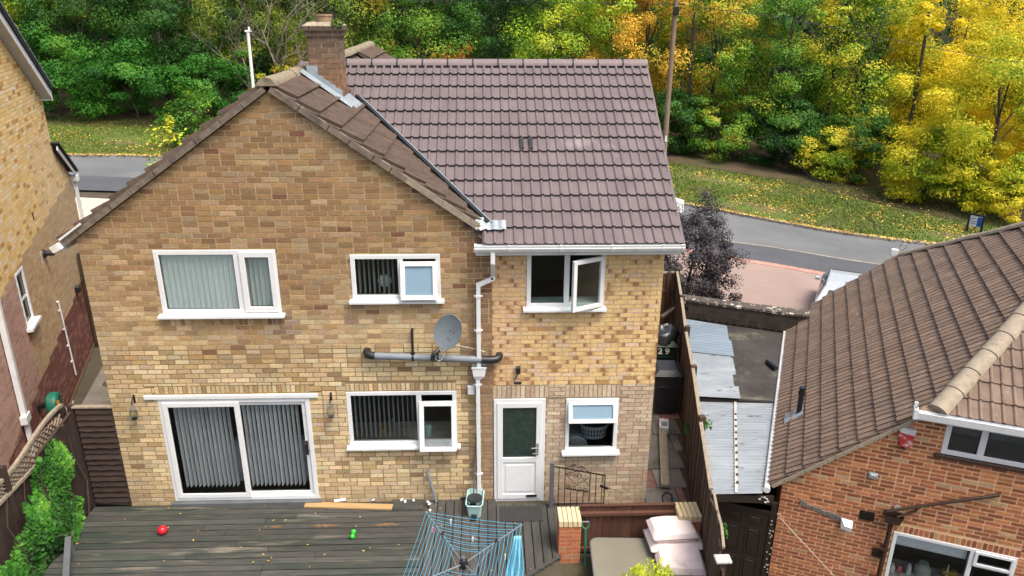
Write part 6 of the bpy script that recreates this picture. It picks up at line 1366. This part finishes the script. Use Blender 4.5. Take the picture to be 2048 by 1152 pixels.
# local y runs along the car (nose at +y), x across
prof = [(-2.0, .30), (-2.05, .62), (-1.98, .92), (-1.86, 1.0), (-1.40, 1.36), (-.9, 1.45), (.0, 1.46), (.55, 1.38), (1.05, 1.02), (1.75, .86), (1.98, .66), (2.0, .30)]
def shell(mb, pts, w0, w1, zt0, zt1):
    n = len(pts); vs = []
    for s in (-1, 1):
        for (y, z) in pts: t = max(0, min(1, (z-zt0)/(zt1-zt0))); vs.append((s*lerp(w0, w1, t), y, z))
    mb.add(vs, [(i, i+1, n+i+1, n+i) for i in range(n-1)]+[tuple(range(n))[::-1], tuple(range(n, 2*n))])
mb = MB(); shell(mb, prof, .84, .58, .95, 1.46); mb.build('body', 'car_silver', cr_, bevel=.05)
for s in (-1, 1):
    xg = lambda z: s*(lerp(.84, .58, (z-.95)/.51)+.012)
    for (a, b) in ((-1.30, -.42), (-.36, .72)):
        zt_a, zt_b = (1.25, 1.38) if a < -1 else (1.38, 1.22); mb = MB(); q_ = [(a-.12 if a < -1 else a, 1.0), (b, 1.0), (b-(.25 if b > .5 else 0), zt_b), (a+.1, zt_a)]; mb.add([(xg(z), y, z) for y, z in q_], [(0, 1, 2, 3)]); mb.build('side_window', 'car_glass', cr_)
    for y in (-1.25, 1.25): MB().lathe([(.01, -.1), (.30, -.1), (.32, -.07), (.32, .07), (.30, .1), (.01, .1)], m=TR((s*.76, y, .32), 0, R(90)), n=20).build('wheel', 'tyre', cr_, True)
    MB().cbox(s*.70-.09, s*.70+.09, -2.06, -1.9, .68, .98, .02).build('tail_light', 'lamp_red', cr_); MB().cbox(s*.62-.15, s*.62+.15, 1.78, 1.95, .66, .78, .02).build('headlight', 'sign_white', cr_); MB().cbox(s*.95-.09, s*.95+.09, .55, .68, .93, 1.05, .02).build('door_mirror', 'car_silver', cr_)
    MB().bar((s*.60, -1.3, 1.425), (s*.60, .4, 1.44), .025, .03).build('roof_rail', 'black_trim', cr_)
MB().add([(-.52, -1.84, 1.03), (.52, -1.84, 1.03), (.46, -1.47, 1.325), (-.46, -1.47, 1.325)], [(0, 1, 2, 3)]).build('rear_window', 'car_glass', cr_, loc=(0, -.02, .02)); MB().add([(-.60, 1.03, 1.05), (.60, 1.03, 1.05), (.52, .60, 1.36), (-.52, .60, 1.36)], [(3, 2, 1, 0)]).build('windscreen', 'car_glass', cr_, loc=(0, .02, .02))
MB().tube([(0, -1.0, 1.45), (0, -1.18, 1.58)], .012, 6).build('aerial', 'black_trim', cr_); MB().cbox(-.84, .84, -2.1, -1.95, .30, .55, .03).build('bumper', 'car_silver', cr_)
# car glimpsed beyond the extension roof
cw = thing('parked_van', 'white vehicle corner just showing beyond the verge of the purple-tiled roof', 'vehicle', (7.45, 24.0, gz(7.4)+.02), R(-60))
mb = MB(); shell(mb, [(-1.9, .3), (-1.95, .8), (-1.9, 1.55), (-1.6, 1.8), (.6, 1.8), (1.2, 1.1), (1.9, .9), (1.95, .3)], .85, .72, 1.0, 1.8); mb.build('body', 'upvc', cw, bevel=.06)
for s in (-1, 1):
    for y in (-1.2, 1.2): MB().lathe([(.01, -.1), (.30, -.1), (.32, 0), (.30, .1), (.01, .1)], m=TR((s*.78, y, .3), 0, R(90)), n=16).build('wheel', 'tyre', cw, True)
    MB().add([(s*.865, -1.5, 1.05), (s*.865, .7, 1.05), (s*.76, .5, 1.6), (s*.76, -1.4, 1.6)], [(0, 1, 2, 3)]).build('side_window', 'car_glass', cw)

# ---------------------------------------------------------------- planting
tree('purple_shrub', 'dark purple-leaved shrub at the corner of the tiled extension', 6.0, 10.2, 4.35, 1.55, 'leaf_purple', 46000, 41, 'shrub', .12, .065, clumps=110, cr=.22, trunk=.07, ry=1.3, aspect=.5)
tree('pole_side_shrub', 'pale yellow-green shrub peeping over the left edge of the old roof', -8.3, 9.5, 5.3, .75, 'leaf_lime', 1400, 42, 'shrub', .35, .11, z=-.1, clumps=22, cr=.3, trunk=.04)
tree('golden_bush', 'upright golden-green bush on the verge left of the brick gable', -17.2, 34.0, 3.5, 1.5, 'leaf_mid', 5200, 43, 'shrub', .05, .15, clumps=46, cr=.3, trunk=.06)
gs = thing('verge_marker', 'small dark mossy stump at the road edge left of the gable', 'stump', (-16.6, 29.6, gz(-16.6)+.01)); MB().lathe([(.3, 0), (.34, .25), (.3, .55), (.2, .75), (.02, .8)], n=10).build('stump_body', 'bark', gs, True); P, Nn, _ = crown_points(300, .4, .4, .25, .7, 8, 10, .5); obj('moss', leaf_mesh('moss', P, Nn, .1, .7, 3), 'leaf_mid', gs)
TREES = [
 # label, x, y, height, radius, leaf, n, seed, base
 ('yellow-green tree at the top left corner beside the yellow house', -34.5, 47, 13, 5.2, 'leaf_lime', 15000, 1, .28),
 ('dark green tree left of centre in the wood behind the yellow house', -28.8, 46.5, 12.5, 5.0, 'leaf_dark', 17000, 2, .12),
 ('deep green spreading tree overhanging the left lawn', -23.2, 46.5, 13, 5.0, 'leaf_dark', 17000, 3, .12),
 ('olive green tree left of the bare tree', -17.6, 49, 12.5, 4.6, 'leaf_olive', 14000, 4, .12),
 ('olive green tree right of the bare tree', -10.8, 48, 12.5, 4.6, 'leaf_olive', 15000, 5, .12),
 ('mid green tree directly behind the chimney', -5.2, 48.5, 12.5, 4.6, 'leaf_mid', 15000, 6, .12),
 ('darker green tree behind the left half of the new ridge', .6, 49.5, 12.5, 4.6, 'leaf_dark', 15000, 7, .12),
 ('bright lime tree behind the middle of the new ridge', 6.0, 47.5, 12.5, 4.3, 'leaf_lime', 15000, 8, .15),
 ('orange-gold maple left of the utility pole', 11.6, 46.5, 13, 4.4, 'leaf_orange', 16000, 9, .15),
 ('gold and green maple right of the utility pole', 16.6, 45.5, 13, 4.2, 'leaf_mix', 16000, 10, .15),
 ('full green tree right of the golden maple', 20.6, 42.5, 12.5, 4.3, 'leaf_mid', 17000, 11, .1),
 ('yellowing olive tree in the right-hand wood', 25.8, 41, 13, 4.8, 'leaf_yolive', 17000, 12, .1),
 ('broad yellow-green tree overhanging the right verge', 28.6, 31.0, 10.4, 4.9, 'leaf_ybright', 22000, 13, .0),
 ('bright yellow tree at the top right corner', 36.5, 41.5, 14, 5.6, 'leaf_yellow', 19000, 14, .1),
 ('yellow tree nearest the side road', 33.4, 33.4, 10.5, 4.6, 'leaf_yellow', 18000, 15, .03),
 ('pale gold tree between olive and bright yellow trees', 31.5, 40.0, 13.5, 4.8, 'leaf_yellow', 17000, 16, .08)]
for lb, x, y, h, rd, lf_, n, sd0, bs in TREES: tree('tree', lb, x, y, h, rd, lf_, int(n*2.2), 100+sd0, base=bs, size=.15, group='trees of the wood across the road', clumps=80, cr=.23)
SH = [
 ('dense laurel bush at the left end of the lawn', -29.0, 42.6, 6.0, 3.4, 'leaf_laurel', 12000, 1), ('large-leaved laurel bush in the middle of the left lawn edge', -24.0, 42.8, 5.6, 3.6, 'leaf_laurel', 13000, 2), ('laurel bush at the right end of the left lawn', -18.8, 43.6, 5.2, 3.0, 'leaf_laurel', 10000, 3),
 ('small yellowing bush below the bare tree', -14.0, 44, 4.0, 2.4, 'leaf_mix', 6000, 4), ('green undergrowth left of the pole on the right verge', 12.6, 42.2, 4.6, 2.6, 'leaf_dark', 8000, 5), ('green undergrowth bush right of the pole', 16.4, 41.4, 4.4, 2.6, 'leaf_mid', 8000, 6),
 ('dark green bush below the full green tree', 20.2, 39.4, 4.6, 2.7, 'leaf_dark', 9000, 7), ('low yellow bush at the edge of the right verge', 22.6, 36.6, 3.6, 2.4, 'leaf_yolive', 8000, 8), ('rusty bush behind the middle of the new ridge', -1.8, 45.5, 6.4, 2.2, 'leaf_rust', 4000, 9), ('low yellow-green bush in front of the broad yellow-green tree', 25.2, 31.0, 4.4, 2.6, 'leaf_ybright', 8000, 11), ('low yellow-green bush nearest the street sign', 27.8, 27.8, 3.8, 2.1, 'leaf_ybright', 6500, 12), ('rounded yellow bush below the tree nearest the side road', 32.4, 33.0, 4.2, 2.4, 'leaf_yellow', 6000, 13), ('dark bush under the yellowing olive tree', 24.0, 36.4, 4.6, 2.6, 'leaf_dark', 7000, 14), ('lime bush just left of the golden maple', 3.6, 45.0, 7.6, 2.8, 'leaf_mid', 8000, 10)]
for lb, x, y, h, rd, lf_, n, sd0 in SH: tree('bush', lb, x, y, h, rd, lf_, int(n*2.0), 300+sd0, 'shrub', .0, .16, group='bushes along the edge of the wood', clumps=60, cr=.28, trunk=.08, aspect=.5)
# the bare tree: trunk, limbs and twigs
bt = thing('bare_tree', 'leafless pale grey tree beside the white lamp post', 'tree', (-14.6, 45.0, gz(-14.6))); r = random.Random(31); tk = MB(); twg = MB()
def grow(p, d, L_, rad, depth):
    q_ = p+d*L_; m_ = p.lerp(q_, .5)+Vector((r.uniform(-.1, .1), r.uniform(-.1, .1), r.uniform(-.1, .1)))*L_
    (tk if depth < 2 else twg).tube([p, m_, q_], [rad, rad*.8, rad*.6], 6 if depth < 2 else 4, False)
    if depth < 5:
        for _ in range(3 if depth < 3 else 2):
            nd = (d+Vector((r.uniform(-1, 1), r.uniform(-1, 1), r.uniform(-.45, .6)))*.85).normalized(); grow(m_.lerp(q_, r.uniform(.2, 1)), nd, L_*r.uniform(.55, .8), rad*.55, depth+1)
grow(Vector((0, 0, -.2)), Vector((.1, -.1, 1)).normalized(), 4.2, .16, 0); grow(Vector((.8, -.5, -.2)), Vector((-.15, -.1, 1)).normalized(), 4.8, .13, 0); grow(Vector((-1, .2, 0)), Vector((-.3, -.2, 1)).normalized(), 4.4, .11, 0)
tk.build('trunk', 'bark_pale', bt, True); tag(twg.build('twigs', 'bark_pale', bt), kind='stuff')
# trunks of the wood one can make out between the crowns
for i, (x, y) in enumerate(((-33, 49), (-26.5, 44.8), (-7.8, 46.2), (4.2, 48.2), (8.9, 45.5), (14.2, 43.6), (22.8, 40), (27.0, 37.2))):
    tr_ = thing('slender_tree', ('slender grey trunk at the far left of the wood', 'slender trunk above the laurel bushes', 'slender trunk left of the chimney in the wood', 'pale trunk in the wood behind the middle of the ridge', 'thin trunk beside the lime tree', 'thin trunk right of the utility pole', 'thin trunk in the green of the right-hand wood', 'thin pale trunk above the broad yellow-green tree')[i], 'tree', (x, y, gz(x)), 0, 'slender trees in the wood'); MB().tube([(0, 0, -.2), (.2, 0, 5), (.1, .1, 10.5)], [.17, .12, .08], 8).build('trunk', 'bark', tr_, True); P, Nn, _ = crown_points(1500, 2, 2, 2, 10.5, 60+i, 16, .3); obj('crown', leaf_mesh('leaves', P, Nn, .24, .55, i), ('leaf_dark', 'leaf_dark', 'leaf_olive', 'leaf_mid', 'leaf_lime', 'leaf_mix', 'leaf_yolive', 'leaf_yellow')[i], tr_)
# the far wood reads as one mass
rs_ = np.random.RandomState(17); n = 60000; X_ = rs_.uniform(-62, 66, n); Y_ = 53.5+rs_.rand(n)*5+2.2*np.sin(X_*.55)+1.2*np.sin(X_*1.7); Z_ = rs_.rand(n)*15-1+gz(0)-.06*X_
Y_ -= 1.2*np.sin(Z_*1.1+X_*.8); P = np.stack([X_, Y_, Z_], 1); Nn = rs_.normal(size=(n, 3))*.6+np.array([0, -.7, .5]); Nn /= np.linalg.norm(Nn, axis=1)[:, None]
tag(obj('woodland', leaf_mesh('wood_leaves', P, Nn, .5, .6, 9), 'leaf_dark'), 'dense dark wood filling the background behind the trees', 'wood', kind='stuff')
wf = ribbon('woodland_floor', dense([(-70, 38), (-30, 39.2), (-22, 40.4), (-12, 41), (4, 41.5), (12.7, 38.2), (15.8, 36.6), (19.1, 33.6), (22.6, 29.6), (26.0, 26.4), (30, 28), (34, 37.0)]), dense([(-80, 90), (-40, 90), (-26, 90), (-14, 90), (4, 90), (14, 90), (20, 90), (26, 90), (32, 90), (38, 90), (46, 90), (60, 90)]), 'litter', .125)
bk = MB(); bk.add([(-90, 60, -4), (90, 60, -8), (90, 62, 14), (-90, 62, 18)], [(0, 1, 2, 3)]); tag(bk.build('wood_bank', 'soil'), kind='structure')
# fallen leaves and grass on the verge
def on_verge(n, seed, near=None):
    rs_ = np.random.RandomState(seed); A = np.array(FAR); t = rs_.rand(n); xs = np.where(rs_.rand(n) < .45, rs_.uniform(-30, -13, n), rs_.uniform(9, 29, n)); y0 = np.interp(xs, A[:, 0], A[:, 1]); return xs, y0+t**1.0*(14 if near is None else near), rs_
xs, ys, rs_ = on_verge(13000, 21, 12); cl_ = (np.sin(xs*.9)+np.sin(ys*1.1+xs*.5)+np.sin(xs*2.3-ys*1.9)+rs_.normal(0, .7, len(xs))) > .35; xs, ys = xs[cl_], ys[cl_]
P = np.stack([xs, ys, gz(xs)+.105+rs_.rand(len(xs))*.03], 1); Nn = rs_.normal(0, .35, (len(xs), 3))+np.array([0, 0, 1]); Nn /= np.linalg.norm(Nn, axis=1)[:, None]
tag(obj('fallen_leaves', leaf_mesh('fallen', P, Nn, .12, .7, 3), 'leaf_fallen'), 'yellow fallen leaves strewn over the grass verge', 'leaves', kind='stuff')
xs, ys, rs_ = on_verge(3200, 23, .45); P = np.stack([xs, ys-.2, gz(xs)+.125+rs_.rand(len(xs))*.03], 1); Nn = rs_.normal(0, .35, (len(xs), 3))+np.array([0, 0, 1]); Nn /= np.linalg.norm(Nn, axis=1)[:, None]
tag(obj('leaf_drift', leaf_mesh('drift', P, Nn, .10, .7, 4), 'leaf_fallen'), 'brown leaf litter drifted along the far kerb', 'leaves', kind='stuff')
xs, ys, rs_ = on_verge(90000, 25, 12.5); kp = (np.sin(xs*.7+1)+np.sin(ys*.9+xs*.4)+rs_.normal(0, .8, len(xs))) > -.9; xs, ys = xs[kp], ys[kp]; k = len(xs); h = rs_.uniform(.05, .13, k); a = rs_.rand(k)*6.28; V = np.empty((k, 3, 3)); base = np.stack([xs, ys, gz(xs)+.085], 1); dx = np.stack([np.cos(a), np.sin(a), 0*a], 1)*.03; V[:, 0] = base-dx; V[:, 1] = base+dx; V[:, 2] = base+np.stack([rs_.normal(0, .04, k), rs_.normal(0, .04, k), h], 1)
me = bpy.data.meshes.new('blades'); me.vertices.add(k*3); me.loops.add(k*3); me.polygons.add(k); me.vertices.foreach_set('co', V.astype('f').ravel()); me.loops.foreach_set('vertex_index', np.arange(k*3, dtype='i')); me.polygons.foreach_set('loop_start', np.arange(0, k*3, 3, dtype='i')); me.update(calc_edges=True)
tag(obj('grass', me, 'grass_blade'), 'short green grass of the roadside verge', 'grass', kind='stuff')
# leaf scraps on the deck, a weed on the canopy
xs = np.random.RandomState(4).uniform(-6.6, .8, 60); ys = -np.random.RandomState(5).rand(60)*2.2-.1; P = np.stack([xs, ys, 0*xs+.056], 1); Nn = np.tile(np.array([[.1, .1, .99]]), (60, 1)); tag(obj('deck_leaves', leaf_mesh('scraps', P, Nn, .05, .4, 4), 'leaf_fallen'), 'scattered pale leaf scraps on the deck boards', 'leaves', kind='stuff')
wd = thing('fence_weed', 'green weed growing over the fence onto the corrugated canopy', 'plant', (3.95, 1.35, .3)); P, Nn, cl = crown_points(260, .22, .3, .3, .35, 12, 9, .45); obj('foliage', leaf_mesh('weed', P, Nn, .08, .6, 2), 'leaf_ivy', wd); MB().tube([(-.1, 0, -.4), (0, .05, .1), (.1, .1, .45)], .008, 5).build('stem', 'bark', wd)
wd = thing('gate_weed', 'small green weed sprouting beside the split rail and brown door', 'plant', (3.16, -2.75, 1.35)); P, Nn, cl = crown_points(120, .06, .1, .14, .1, 13, 6, .45); obj('foliage', leaf_mesh('weed', P, Nn, .05, .6, 2), 'leaf_ivy', wd); MB().tube([(0, 0, -.3), (0, 0, .15)], .006, 5).build('stem', 'bark', wd)
